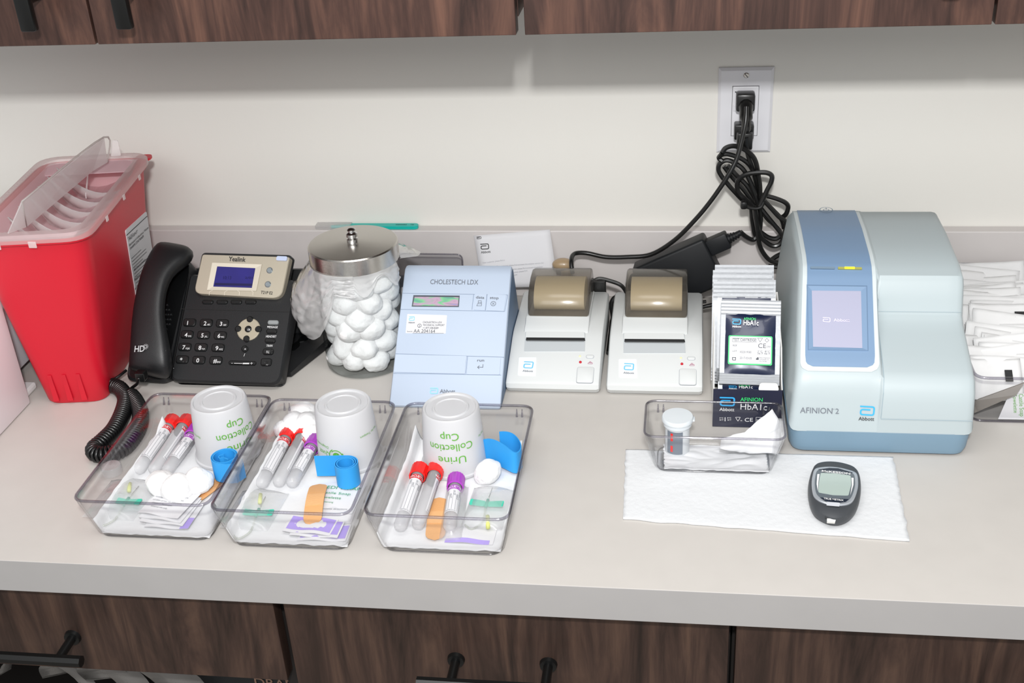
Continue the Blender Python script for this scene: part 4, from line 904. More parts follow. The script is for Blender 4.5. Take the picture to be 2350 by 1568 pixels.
# ------------------------------------------------------------ things along the backsplash
b = NB(); pls = PZ(.1026); q = [pls.hit(*p) for p in [(812, 520), (955, 522), (969, 518), (969, 506), (955, 502), (812, 503)]]
sc = root('scalpel', tuple((q[0]+q[2])/2-V((0, 0, .0006))), 'teal handled disposable scalpel in a clear sheath lying on the backsplash ledge', 'scalpel')
zt = .1025; ymid = -.0100
def P2(x, dy): return V((x, ymid+dy, zt))
xa, xb = -.4745, -.3745
hdl = [P2(xa, -.0055), P2(xb-.004, -.0060), P2(xb, -.003), P2(xb, .003), P2(xb-.004, .0060), P2(xa, .0055)]
slab(b, rpoly(hdl, .002), (0, 0, 1), .0045); obj('handle', b, mat('teal_plastic', '#0fb3a8', .35), sc)
b = NB(); put_text(b, 'DISPOSABLE', V((-.407, ymid-.001, zt+.0048)), V((1, 0, 0)), V((0, 1, 0)), width=.016, h=.0030, bold=.02); put_text(b, '10', V((-.385, ymid-.001, zt+.0048)), V((1, 0, 0)), V((0, 1, 0)), width=.004, h=.003, bold=.02); obj('lettering', b, m_ink, sc)
b = NB(); slab(b, [P2(xa, -.005), P2(xa-.028, -.0006), P2(xa-.028, .0006), P2(xa, .005)], (0, 0, 1), .0035); obj('blade_neck', b, mat('teal_soft', '#7cc8c2', .5), sc)
b = NB(); box(b, (xa-.050, ymid-.0075, zt), (xa+.002, ymid+.0075, zt+.006), .001); obj('sheath', b, clear('sheath', (.95, .95, .95), .8, .15, milky=.3, milk=(.82, .82, .82)), sc)
# letter
b = NB(); zl = lambda q: q
Lp = Pl((-.24, -.0215, .10), V((0, -1, .30)))
q = [Lp.hit(*p) for p in [(1108, 661), (1281, 658), (1262, 527), (1087, 541)]]
lt = root('letter', tuple((q[0]+q[1])/2), 'white printed letter leaning on the backsplash behind the pale blue analyser', 'paper')
g = 10; vs = [[b.verts.new((q[0].lerp(q[1], i/g)).lerp(q[3].lerp(q[2], i/g), j/g)+Lp.n*(.0006*math.sin(i*.9))) for j in range(g+1)] for i in range(g+1)]
for i in range(g):
    for j in range(g): b.faces.new((vs[i][j], vs[i+1][j], vs[i+1][j+1], vs[i][j+1]))
sh = obj('sheet', b, m_paper, lt, True, solid=.0003)
b = NB(); L2 = Lp.up(.0006); logo_px(b, L2, (1103, 573), (1123, 572), (1100, 560), .14); txt(b, 'Abbott', L2, (1104, 582), (1126, 580), .0034, .02); logo_px(b, L2, (1094, 549), (1105, 548), (1092, 544), .2); obj('lettering', b, m_ink, sh)
b = NB()
for i, (x0, x1) in enumerate([(1108, 1158), (1140, 1248), (1160, 1246), (1162, 1210), (1164, 1187)]):
    y = 605+i*8; txt(b, 'Dear customer please find enclosed the analyser service documents and notes'[:int((x1-x0)*.55)], L2, (x0, y), (x1, y-5-(x1-x0)*.03), .0022, -.01)
obj('letter_text', b, mat('pale_print', '#a9abb2', .7), sh)
# clear organiser behind
c = root('clear_organizer', (-.36, -.06, 0), 'clear plastic holder standing behind the pale blue analyser, against the backsplash', 'organizer')
b = NB(); OP = PY(-.052); w1 = [OP.hit(*p) for p in [(905, 690), (1063, 690), (1061, 584), (915, 582)]]
slab(b, rpoly(w1, [.002, .002, .009, .009]), (0, 1, 0), .002); obj('holder_panel', b, clear('smoke_panel', (.84, .84, .85), 1, .1), c)
b = NB(); pts = rpoly(w1, [.002, .002, .009, .009]); tube(b, [p+V((0, -.0003, 0)) for p in pts[4:]], .0012, 6); obj('holder_edge', b, m_rim, c, True)
b = NB(); w2 = [PY(-.075).hit(*p) for p in [(905, 690), (1005, 690), (1005, 634), (915, 633)]]; slab(b, w2, (0, 1, 0), .003); obj('front_wall', b, clear('smoke_panel2', (.62, .66, .70), 1.1, .1), c)
b = NB(); w3 = [PY(-.080).hit(*p) for p in [(919, 700), (1010, 700), (1010, 661), (922, 660)]]; slab(b, w3, (0, 1, 0), .001); obj('paper_insert', b, m_paper, c)
b = NB(); box(b, (w2[0].x, -.10, .0005), (w2[1].x, -.05, .003)); obj('floor_plate', b, m_clear, c)
b = NB(); K = PY(-.06).hit(1292, 607); bmesh.ops.create_uvsphere(b, u_segments=24, v_segments=14, radius=.012)
for v in b.verts: v.co = V((v.co.x*1.25, v.co.y*.8, v.co.z*.75))+K
tube(b, [K+V((.004, 0, -.002)), V((K.x+.006, -.062, .0015))], [.007, .009], 16)
free_obj('wooden_knob', b, mat('tan_wood', '#a08a6c', .4, coat=.4), 'small tan rounded knob poking up behind the left printer', 'knob', smooth=True)

# ------------------------------------------------------------ clear trays
def tray(cx, cy, hx, hy, h, label, inset=.010, r=.014, nub=True, rimw=.0016, z0=.0006):
    c = root('clear_tray', (cx, cy, z0), label, 'tray', None)
    RR = lambda s, z, rr: rrect(cx, cy, hx-s, hy-s, rr, z, 6)
    b = NB(); prof = [(inset+.008, z0+.0004, r*.7), (inset+.003, z0+.0016, r*.9), (inset, z0+.006, r)]+[(inset*(1-t), z0+.006+(h-.006)*t, r) for t in (.25, .5, .75, 1)]
    L_ = [RR(s, z, rr) for s, z, rr in prof]
    t_ = .0020
    IN = [RR(s+t_, z+(t_ if i < 2 else 0), max(rr-t_, .002)) for i, (s, z, rr) in enumerate(prof)]
    loft(b, L_, False); loft(b, IN, False)
    b.faces.new([b.verts.new(p) for p in L_[0]]); b.faces.new([b.verts.new(p) for p in IN[0]])
    a_ = L_[-1]; d_ = IN[-1]; n = len(a_)
    for i in range(n): flat(b, [a_[i], a_[(i+1) % n], d_[(i+1) % n], d_[i]])
    bmesh.ops.remove_doubles(b, verts=b.verts, dist=.00001)
    obj('tray_body', b, m_clear, c, 'raw')
    b = NB(); rim = RR(.001, z0+h, r); tube(b, rim+[rim[0]], rimw, 8, False); obj('rim', b, m_rim, c, True)
    b = NB(); ft = RR(inset+.0035, z0+.0009, r); tube(b, ft+[ft[0]], .0009, 6, False); obj('foot_edge', b, clear('foot_edge', (.78, .78, .79), 1.2, .1), c, True)
    for sx in (-1, 1):
        x = cx+sx*(hx-.014)
        for dx in (0, .006): obj('rim_nub', tube(NB(), [(x-sx*dx, cy+hy-.0035, z0+h-.003), (x-sx*dx, cy+hy-.0060, z0+h-.012)], [.0006, .0015], 6), m_rim, c, True)
    return c
T = [(-.547, -.5035, .0745, .1075), (-.3970, -.5100, .0740, .1075), (-.2380, -.5100, .0738, .1060)]
tray(*T[0], .0545, 'left clear tray of the three collection trays on the counter'); tray(*T[1], .0545, 'middle clear tray of the three collection trays, holding a beige bandage'); tray(*T[2], .0545, 'right clear tray of the three collection trays, in front of the pale blue analyser')
m_liner = mat('liner_tissue', '#d8d9db', .9, bump=.5, bscale=70)
def sheet(P, seed, label, cat='liner', z0=.0036, amp=.0016, name='tissue_liner', bow=None, th=.0009, n=60, m=m_liner, group=None):
    b = NB(); vs = []
    for i in range(n+1):
        row = []
        for j in range(n+1):
            u, v = i/n, j/n; p = (P[0].lerp(P[1], u)).lerp(P[3].lerp(P[2], u), v); q = V((u*4, v*4, seed))
            e = min(u, v, 1-u, 1-v)
            p = p+V((.0018*noise.noise(q*3)*(1 if e == 0 else .3), .0018*noise.noise(q*3+V((9, 9, 0)))*(1 if e == 0 else .3), z0+amp*abs(noise.noise(q))+(bow(u, v) if bow else 0)))
            row.append(b.verts.new(p))
        vs.append(row)
    for i in range(n):
        for j in range(n): b.faces.new((vs[i][j], vs[i+1][j], vs[i+1][j+1], vs[i][j+1]))
    return free_obj(name, b, m, label, cat, group, smooth=True, solid=th)
z0 = lambda x, y: V((x, y, 0))
sheet([z0(-.6115, -.596), z0(-.486, -.597), z0(-.485, -.420), z0(-.6090, -.410)], 1, 'white tissue liner in the bottom of the left clear tray', bow=lambda u, v: .018*max(0, v-.86)/.14*max(0, .6-u)+.018*(max(0, .045-u)/.045)**1.1)
sheet([z0(-.4625, -.602), z0(-.336, -.602), z0(-.335, -.418), z0(-.4615, -.418)], 2, 'white tissue liner in the bottom of the middle clear tray', bow=lambda u, v: .018*(max(0, .045-u)/.045)**1.1)
sheet([z0(-.3035, -.600), z0(-.178, -.600), z0(-.178, -.418), z0(-.3015, -.414)], 3, 'white tissue liner in the right clear tray, its far corners turned up', bow=lambda u, v: .030*max(0, v-.80)/.20*(max(0, .35-u)+max(0, u-.55))+.018*(max(0, .045-u)/.045)**1.1)
# urine cups
m_cup = clear('frosted_cup', (.93, .93, .94), .7, .35, milky=.86, milk=(.84, .845, .86))
def cup_fn(cx, cy, phi, zb, H=.0745, zf=.0045):
    def f(a, b): # upside down text; a along, b up
        z = zb-b; r_ = .0350-(.0350-.0312)*(z-zf)/(H)+.0010; return V((cx+r_*math.cos(phi-a/r_), cy+r_*math.sin(phi-a/r_), z))
    return f
def cup(cx, cy, items, label, logo_phi=None):
    c = root('specimen_cup', (cx, cy, .0062), label, 'cup', None); z = .0062; T_ = .078
    b = NB(); lathe(b, [(.0345, z), (.0376, z), (.0378, z+.0025), (.0362, z+.0035), (.0352, z+.008), (.0312, T_-.002), (.0300, T_), (.0285, T_-.0004), (.0275, T_-.0022), (.0205, T_-.0022), (.0195, T_-.0006), (.0180, T_-.0006), (.0172, T_-.0016), (.008, T_-.0016)], (cx, cy, 0), 56, False); b.faces.new([b.verts.new(p) for p in circ((cx, cy, T_-.0016), .008, 56)]); bmesh.ops.remove_doubles(b, verts=b.verts, dist=1e-5)
    cb = obj('cup_body', b, m_cup, c, 'auto', solid=.0008)
    b = NB()
    for s, phi, zb, wd, h in items[:-1]:
        w_ = wd; put_text(b, s, None, None, None, width=w_, h=h, bold=.008, fn=cup_fn(cx, cy, phi+w_/2/.033, zb))
    if logo_phi is not None:
        g = NB(); n = 26; O, X, Y = V((0, 0, 0)), V((1, 0, 0)), V((0, 1, 0))
        g.faces.new([g.verts.new(V((.0042*math.cos(2*pi*i/n), .0042*math.sin(2*pi*i/n), 0))) for i in range(n)])
        for a0, a1, r0 in ((.3, 2.2, .0068), (3.3, 5.6, .0068), (2.5, 3.6, .0080), (5.2, 6.6, .0084)): ribbon(g, [(r0*math.cos(a0+(a1-a0)*i/10), r0*math.sin(a0+(a1-a0)*i/10)) for i in range(11)], .0011, O, X, Y)
        f = cup_fn(cx, cy, logo_phi, .030)
        for v in g.verts: v.co = f(v.co.x, v.co.y)
        merge(b, g)
    obj('green_lettering', b, m_green, cb)
    s, phi, zb, wd, h = items[-1]; b = NB(); put_text(b, s, None, None, None, width=wd, h=h, bold=.008, fn=cup_fn(cx, cy, phi+wd/2/.033, zb)); obj('side_lettering', b, m_green, cb); return c
H_ = -pi/2
three = lambda p: [('Cup', p, .0635, .0205, .0092), ('Collection', p, .0500, .0500, .0092), ('Urine', p, .0345, .0315, .0092)]
cup(-.5195, -.4425, three(H_+.86)+[('Not For Transport', H_-.95, .046, .030, .0030)], 'upturned frosted specimen cup in the left clear tray, green lettering on its right side')
cup(-.3735, -.4445, [('Quest', H_-.62, .0330, .0170, .0062), ('Diagnostics', H_-.72, .0405, .0220, .0032), ('Not For Transport', H_+1.15, .050, .028, .0030)], 'upturned frosted specimen cup with a round green emblem, in the middle clear tray', logo_phi=H_-.12)
cup(-.2510, -.4470, three(H_+.10)+[('Not For', H_+1.35, .050, .012, .0030)], 'upturned frosted specimen cup with green lettering facing front, in the right clear tray')
# blood tubes
m_tube = clear('tube_plastic', (.955, .955, .96), .9, .05, milky=.34, milk=(.97, .97, .98), edge=.10, edgecol=(.85, .85, .87))
m_rc = mat('red_cap', '#e01b17', .35, spec=.5); m_pc = mat('purple_cap', '#a43bb5', .35, spec=.5); m_stop = mat('rubber_grey', '#5f5f63', .5)
def tube_proto(L, capm, band, label_side, full=True):
    c = root('blood_tube', (0, 0, 0), '', 'blood tube', None); r = .0064
    def lx(b, prof, n=32):
        t = bmesh.new(); lathe(t, prof, (0, 0, 0), n, False); bmesh.ops.transform(t, matrix=Matrix.Rotation(pi/2, 4, 'Y'), verts=t.verts); merge(b, t)
    h = L/2
    b = NB(); lx(b, [(.0001, -h), (.003, -h+.0007), (.0053, -h+.003), (r, -h+.0065), (r, h-.016)]); 
    for v in b.verts: v.co.z += .0085
    obj('tube_wall', b, m_tube, c, 'auto')
    b = NB(); lx(b, [(.0070, h-.0185), (.0084, h-.0180), (.0086, h-.001), (.0078, h), (.0062, h), (.0055, h-.003), (.0001, h-.003)], 36)
    for i, v in enumerate(b.verts):
        a = math.atan2(v.co.y, v.co.z); rr = math.hypot(v.co.y, v.co.z)
        if rr > .008: k = 1+.025*(1 if int((a+pi)/(2*pi)*36) % 2 else -1); v.co.y *= k; v.co.z *= k
    for v in b.verts: v.co.z += .0085
    obj('cap', b, capm, c, 'auto')
    b = NB(); lx(b, [(.0001, h-.030), (.0058, h-.030), (.0058, h-.016), (.0001, h-.016)], 24)
    for v in b.verts: v.co.z += .0085
    obj('stopper', b, m_stop, c, 'auto')
    if label_side:
        a0, a1 = label_side; n = 14
        def cyl(xa, xb, rr, m, name, par):
            b = NB(); rows = [[V((x, rr*math.sin(a0+(a1-a0)*i/n), .0085+rr*math.cos(a0+(a1-a0)*i/n))) for i in range(n+1)] for x in (xa, xb)]
            for i in range(n): flat(b, [rows[0][i], rows[1][i], rows[1][i+1], rows[0][i+1]])
            bmesh.ops.remove_doubles(b, verts=b.verts, dist=1e-6); return obj(name, b, m, par, True)
        x0_, x1_ = -h+.022, h-.0225
        lb = cyl(x0_, x1_, r+.00025, m_paper, 'label', c)
        bd = cyl(x1_-.007, x1_, r+.00035, band, 'label_band', lb)
        f = lambda x, ang: V((x, (r+.0005)*math.sin(ang), .0085+(r+.0005)*math.cos(ang)))
        b = NB(); mid = (a0+a1)/2; k = .0055
        put_text(b, 'VACUETTE', None, None, None, width=.0150, h=.0040, bold=.015, fn=lambda a, bb: f(x1_-.0055+bb, mid-(a-.0075)/r)); obj('band_lettering', b, m_wtext, bd)
        b = NB()
        for i, dd in enumerate((-.75, -.45, -.1, .25, .6)):
            a = mid+dd*(a1-a0)/2*1.1; L0 = x0_+.003; L1 = x1_-.010-(i % 2)*.006
            flat(b, [f(L0, a), f(L1, a), f(L1, a+.035), f(L0, a+.035)])
            put_text(b, ['Name', 'Date', 'ID no.', 'Time', 'Z Serum'][i], None, None, None, width=.008, h=.0018, fn=lambda p, q, a=a: f(L1-.008+p*1.0, a-.05+q/r*-1) )
        put_text(b, 'GREINER bio-one', None, None, None, width=.010, h=.0016, fn=lambda a, bb: f(x0_+.001+bb, mid-(a-.005)/r))
        obj('lettering', b, m_inkg, lb)
    return c
protos = {'ra': tube_proto(.1095, m_rc, mat('red_band', '#c8202c', .5), (-1.6, .9)), 'rb': tube_proto(.1095, m_rc, mat('red_band', '#c8202c', .5), (-2.6, -.75)), 'pa': tube_proto(.0905, m_pc, mat('purple_band', '#a43bb5', .5), (-1.2, 1.3))}
used = set()
def place_tube(kind, x, y, rz, label, z=.0062):
    p = protos[kind]
    if kind in used: p = copy_tree(p)
    used.add(kind); p.location = (x, y, z); p.rotation_euler = (0, 0, rz); p.scale = (1, 1.1, 1.1); p['label'] = label
place_tube('ra', -.6055, -.446, pi/2, 'red capped blood tube on the left of the pair in the left clear tray')
place_tube('rb', -.5875, -.445, pi/2, 'red capped blood tube between another red one and a purple one, left tray')
place_tube('pa', -.5700, -.454, pi/2-.04, 'purple capped blood tube tucked beside the cup in the left clear tray')
place_tube('ra', -.4545, -.465, pi/2, 'red capped blood tube at the left wall of the middle clear tray')
place_tube('rb', -.4365, -.4605, pi/2, 'red capped blood tube next to the purple one in the middle clear tray')
place_tube('pa', -.4195, -.4706, pi/2-.04, 'purple capped blood tube in the middle clear tray')
place_tube('ra', -.2845, -.530, pi/2, 'red capped blood tube nearest the left wall of the right clear tray')
place_tube('rb', -.2665, -.526, pi/2, 'red capped blood tube left of the wrapped purple tube, right clear tray')
place_tube('pa', -.2365, -.5395, pi/2+.09, 'purple capped tube in a clear wrapper in the right clear tray', .0075)
m_wrap = clear('wrapper_film', (.95, .95, .955), 1.1, .22, milky=.28, milk=(.92, .93, .94))
def film(x, y, w_, h_, rz, label, seed, z=.006, hh=.013, parent=None):
    b = NB(); n, m = 14, 24; m_ = Matrix.Rotation(rz, 3, 'Z'); vs = []
    for i in range(n+1):
        row = []
        for j in range(m+1):
            u, v = i/n, j/m; p = m_ @ V(((u-.5)*w_, (v-.5)*h_, 0)); k = (math.sin(pi*u)**.7)*(math.sin(pi*v)**.35) if 0 < u < 1 and 0 < v < 1 else 0
            row.append(b.verts.new(V((x, y, z))+p+V((0, 0, hh*k+.0022*noise.noise(V((u*5, v*9, seed)))*k))))
        vs.append(row)
    for i in range(n):
        for j in range(m): b.faces.new((vs[i][j], vs[i+1][j], vs[i+1][j+1], vs[i][j+1]))
    return b
free_obj('clear_wrapper', film(-.2355, -.5430, .024, .092, .09, '', 4, z=.0065, hh=.017), m_wrap, 'clear plastic wrapper around the purple capped tube in the right clear tray', 'wrapper', smooth=True)
# cotton balls in trays
zc = .0185
def cpx(x, y, z, s, label, g=None): cotton(pz(x, y, z), s, label, g)
cpx(452, 1104, zc+.001, 1.08, 'white cotton ball in the left clear tray, touching the blue tourniquet side')
cpx(408, 1123, zc, 1.16, 'white cotton ball on the printed sachets in the left clear tray')
cotton(V((-.565, -.525, zc-.001)), 1.0, 'white cotton ball behind the other two in the left clear tray')
cpx(678, 976, zc, 1.05, 'white cotton ball behind the red caps in the middle clear tray', None); cpx(708, 972, zc+.003, 1.0, 'white cotton ball beside the emblem cup in the middle clear tray'); cpx(694, 948, zc+.004, .98, 'rearmost white cotton ball in the middle clear tray')
cpx(712, 1000, zc-.003, .85, 'small white cotton ball just above the purple cap in the middle clear tray'); cpx(655, 985, zc-.002, .8, 'small white cotton ball at the left wall of the middle clear tray')
cpx(1118, 1083, zc-.003, .88, 'white cotton ball in front of the blue strap in the right clear tray')
# tourniquets
m_tq = mat('blue_rubber', '#2f97dc', .5, spec=.35)
def band(pts, z, h, th=.0011):
    b = NB(); pts = [V((p[0], p[1], 0)) for p in pts]; L0 = []
    for i, p in enumerate(pts):
        t = (pts[min(i+1, len(pts)-1)]-pts[max(0, i-1)]).normalized(); n = V((-t.y, t.x, 0))*th/2
        L0.append([p-n+V((0, 0, z)), p+n+V((0, 0, z)), p+n+V((0, 0, z+h)), p-n+V((0, 0, z+h))])
    return loft(b, L0)
def spiral(cx, cy, r0, r1, turns, a0): n = int(turns*28); return [(cx+(r0+(r1-r0)*i/n)*math.cos(a0+2*pi*turns*i/n), cy+(r0+(r1-r0)*i/n)*math.sin(a0+2*pi*turns*i/n)) for i in range(n+1)]
tp = PY(-.4970).hit(515, 1046); cx, cy, tz1 = tp.x, tp.y, tp.z
sp = [(cx-.004, cy+.007), (cx-.0075, cy+.003), (cx-.006, cy-.001), (cx-.001, cy-.0005), (cx+.005, cy-.003)]; sp = [tuple(p[:2]) for p in smooth_path([(a, q, 0) for a, q in sp], 6)]
b = band(spiral(cx, cy, .0120, .0150, 1.74, 0)+[(cx+.008, cy-.0165), (cx+.016, cy-.0150), (cx+.022, cy-.004)], .0135, tz1-.0135); merge(b, band(sp, .0140, tz1-.0165))
free_obj('tourniquet', b, m_tq, 'blue rubber tourniquet rolled up in the left clear tray', 'tourniquet', smooth='auto')
tp = PY(-.4975).hit(793, 1062); cx, cy, tz2 = tp.x, tp.y, tp.z; e = PY(-.487).hit(720, 1043)
b = band(spiral(cx, cy, .0085, .0135, 2.25, pi*.0)+[(cx-.010, cy+.013), (cx-.020, cy+.012), (e.x, e.y)], tz2-.0265, .0265)
free_obj('tourniquet', b, m_tq, 'blue rubber tourniquet rolled with one end sticking out left, middle clear tray', 'tourniquet', smooth='auto')
P_ = [PZ(.006).hit(x, y) for x, y in [(1100, 1058), (1125, 1066), (1155, 1080), (1183, 1090), (1197, 1078), (1196, 1062), (1180, 1052), (1150, 1054)]]
b = band([(p.x, p.y) for p in smooth_path(P_, 7)], .0075, .025); 
for v in b.verts: v.co.z += .010*max(0, math.sin((v.co.x-P_[0].x)/(P_[4].x-P_[0].x)*pi))*(1 if v.co.z > .015 else .25)
free_obj('tourniquet', b, m_tq, 'blue rubber tourniquet folded in a loop in the right clear tray', 'tourniquet', smooth='auto')
# butterfly needle sets in wrappers
m_teal = mat('teal_wing', '#3fc3a6', .4); m_yel = mat('yellow_stem', '#d9de7a', .4)
def needle(x, y, rz, label, lab2):
    c = root('butterfly_needle', (x, y, .0062), label, 'needle set', None); m_ = Matrix.Rotation(rz, 3, 'Z'); O = V((x, y, .0)); f = lambda a, q, z: O+m_ @ V((a, q, z))
    b = NB()
    for s in (-1, 1):
        pts = rpoly([f(s*.0015, -.004, .0105), f(s*.018, -.0048, .012), f(s*.018, .0048, .012), f(s*.0015, .004, .0105)], .002, 4); slab(b, pts if s > 0 else list(reversed(pts)), (0, 0, 1), .0012)
    obj('wings', b, m_teal, c)
    b = NB(); tube(b, [f(0, -.006, .0112), f(0, .007, .0112)], .0017, 12); obj('hub', b, mat('teal_hub', '#2aa58c', .4), c, True)
    b = NB(); tube(b, [f(0, .007, .0112), f(0, .030, .0105)], .0005, 8); obj('needle', b, m_steel, c, True)
    b = NB(); tube(b, smooth_path([f(0, -.006, .0112), f(.001, -.018, .009), f(.0, -.030, .008), f(-.008, -.040, .008), f(-.016, -.034, .008)], 6), .0011, 8); obj('tubing', b, clear('tubing', (.9, .92, .88), 1, .1, milky=.2), c, True)
    return c
def stem(x0, y0, x1, y1, par):
    b = NB(); tube(b, [pz(x0, y0, .011), pz(x1, y1, .0105)], .0022, 10); obj('yellow_stem', b, m_yel, par, True)
a = pz(289, 1152, .011); n1 = needle(a.x, a.y, -.06, 'teal winged butterfly needle in clear packaging in the left clear tray', ''); stem(298, 1110, 296, 1128, n1)
a = pz(590, 1178, .011); n2 = needle(a.x, a.y, 0.02, 'teal winged butterfly needle in clear packaging in the middle clear tray', ''); stem(598, 1135, 596, 1155, n2)
a = pz(1117, 1157, .011); n3 = needle(a.x, a.y, -.05, 'teal winged butterfly needle in clear packaging in the right clear tray', ''); stem(1119, 1185, 1120, 1212, n3)
for (x, y, t, h_, w_) in ((280, 1148, 'left', .068, .060), (585, 1172, 'middle', .066, .054), (1119, 1168, 'right', .070, .044)):
    a = pz(x, y, .006); free_obj('clear_wrapper', film(a.x, a.y, w_, h_, -.05, '', x*.1, z=.0062, hh=.013), m_wrap, 'clear plastic wrapper over the butterfly needle in the %s clear tray' % t, 'wrapper', smooth=True)
b = NB(); a = pz(262, 1078, .004); lathe(b, [(.0115, .006), (.0115, .014), (.0105, .0155), (.0001, .016)], (a.x+.002, a.y-.008, 0), 28, False); free_obj('plastic_dome', b, m_wrap, 'small round clear plastic cap at the left wall of the left clear tray', 'dome', smooth='auto')
# bandages
m_band = mat('bandage_tan', '#d8a26b', .7, bump=.3, bscale=500)
def bandage(p0, p1, wd, label, z=.007, arch=0.0, zz=None, L=None):
    A, B = PZ(z).hit(*p0), PZ(z).hit(*p1); t = (B-A).normalized(); n = V((-t.y, t.x, 0)); Ln = (B-A).length
    c = root('adhesive_bandage', tuple((A+B)/2), label, 'bandage', None)
    def strip_(s0, s1, w_, e, rr):
        g = NB(); k = 24; lo = []
        for i in range(k+1):
            s = s0+(s1-s0)*i/k; d = min(s-s0, s1-s)*Ln; hw = w_/2*(math.sqrt(max(0, 1-(1-min(1, d/rr))**2)) if rr else 1)
            hw = max(hw, .0004); h = arch*math.sin(pi*s)+e; p = A+t*(s*Ln)+V((0, 0, h)); lo.append([p-n*hw, p+n*hw, p+n*hw+V((0, 0, .0006)), p-n*hw+V((0, 0, .0006))])
        return loft(g, lo)
    s_ = obj('strip', strip_(0, 1, wd, 0, wd*.5), m_band, c, 'auto'); obj('pad', strip_(.36, .64, wd*.98, .0006, 0), mat('bandage_pad', '#dba975', .8, bump=.4, bscale=300), c, 'auto')
bandage((507, 1100), (440, 1150), .019, 'beige adhesive bandage partly under the cotton balls in the left clear tray', .0075)
bandage((733, 1112), (716, 1206), .0195, 'beige adhesive bandage lying across sachets in the middle clear tray', .0105, .006)
bandage((1008, 1143), (998, 1240), .0205, 'beige adhesive bandage under the tubes in the right clear tray', .0072, 0.001)
# sachets
def sachet(x, y, w_, h_, rz, z, label, name, group, purple=0, text=None, tm=None, tilt=0, side=0):
    c = root(name, (x, y, z), label, 'sachet', group); m_ = Matrix.Rotation(rz, 3, 'Z') @ Matrix.Rotation(tilt, 3, 'X'); O = V((x, y, z))
    f = lambda u, v, e=0: O+m_ @ V((u*w_, v*h_, e))
    b = NB(); n = 10; g = lambda s: [[f(-.5+i/n, -.5+j/n, s*(.0003+.0012*math.sin(pi*i/n)*math.sin(pi*j/n))+.0009*math.sin(i*.8+z*900)) for j in range(n+1)] for i in range(n+1)]
    for s in (1, -1):
        gg = [[b.verts.new(p) for p in r_] for r_ in g(s)]
        for i in range(n):
            for j in range(n): b.faces.new((gg[i][j], gg[i+1][j], gg[i+1][j+1], gg[i][j+1]))
    for k, vx in ((0, None),): pass
    obj('packet', b, m_paper, c, True); X = m_ @ V((1, 0, 0)); Y = m_ @ V((0, 1, 0))
    if purple:
        b = NB(); u0, u1, v0, v1 = purple; k = 8
        for i in range(k):
            a, d = u0+(u1-u0)*i/k, u0+(u1-u0)*(i+1)/k; e = lambda uu, vv: .0004+.0012*math.sin(pi*(uu+.5))*math.sin(pi*(vv+.5))+.0009*math.sin((uu+.5)*10*.8+z*900)+.0003
            flat(b, [f(a, v0, e(a, v0)), f(d, v0, e(d, v0)), f(d, v1, e(d, v1)), f(a, v1, e(a, v1))])
        obj('purple_print', b, mat('purple_print', '#a996e0', .6), c, True)
    if text:
        b = NB()
        for s, u, v, wd, h in text: put_text(b, s, f(u, v, .0024), X, Y, width=wd*w_, h=h)
        obj('lettering', b, tm or m_inkg, c)
    return c
LT = [('ALCOHOL PREP PAD saturated', -.4, .32, .6, .0022), ('with isopropyl alcohol 70%', -.4, .2, .75, .0022), ('antiseptic for preparation', -.4, .08, .7, .0022), ('of skin prior to injection', -.4, -.04, .72, .0022), ('Caution: flammable', -.35, -.16, .5, .0022), ('External use only', -.3, -.28, .4, .0022)]
a = pz(397, 1160, .008)
for i in range(4): sachet(a.x+.004-.0018*i+(.004 if i == 0 else 0), a.y-.015+.004*i, .050, .046, .06-.05*i-.10, .0065+.0022*i, ['bottom sachet of the stack in the left clear tray, purple end showing', 'second lowest white sachet of the stack in the left clear tray', 'third white sachet of the stack in the left clear tray', 'top white sachet with fine grey print in the left clear tray'][i], 'swab_sachet', 'alcohol swab sachets in the left tray', purple=(.30, .5, -.5, -.1) if i == 0 else 0, text=LT if i == 3 else None)
b = NB()
a = pz(722, 1222, .006)
for i in range(3): sachet(a.x+.010-.008*i, a.y+.001+.003*i, .052, .028, .02-.05*i, .0055+.0021*i, ['lowest purple printed sachet in the middle clear tray', 'middle purple printed sachet in the middle clear tray', 'uppermost purple printed sachet under the bandage end, middle clear tray'][i], 'swab_sachet', 'purple sachets in the middle tray', purple=(-.45, .47, -.35, .42))
a = pz(773, 1140, .007); sachet(a.x, a.y-.002, .052, .052, -.05, .0062, 'white towelette sachet with green lettering in the middle clear tray', 'towelette_sachet', None, text=[('MEDI WRAP', -.42, .26, .85, .0055), ('Castile Soap', -.42, .08, .7, .0042), ('Towelette', -.38, -.08, .5, .0042), ('for cleansing', -.3, -.22, .3, .0024)], tm=mat('green_print2', '#3f9a5c', .6))
sachet(a.x+.004, a.y-.030, .046, .030, .03, .0055, 'plain white sachet under the towelette in the middle clear tray', 'swab_sachet', None, text=[('Towelette directions', -.4, .2, .7, .0022)])
a = pz(1078, 1240, .005); sachet(a.x, a.y+.007, .050, .026, -.03, .0052, 'white sachet with a purple edge at the front of the right clear tray', 'swab_sachet', None, purple=(-.5, .42, -.5, -.25))

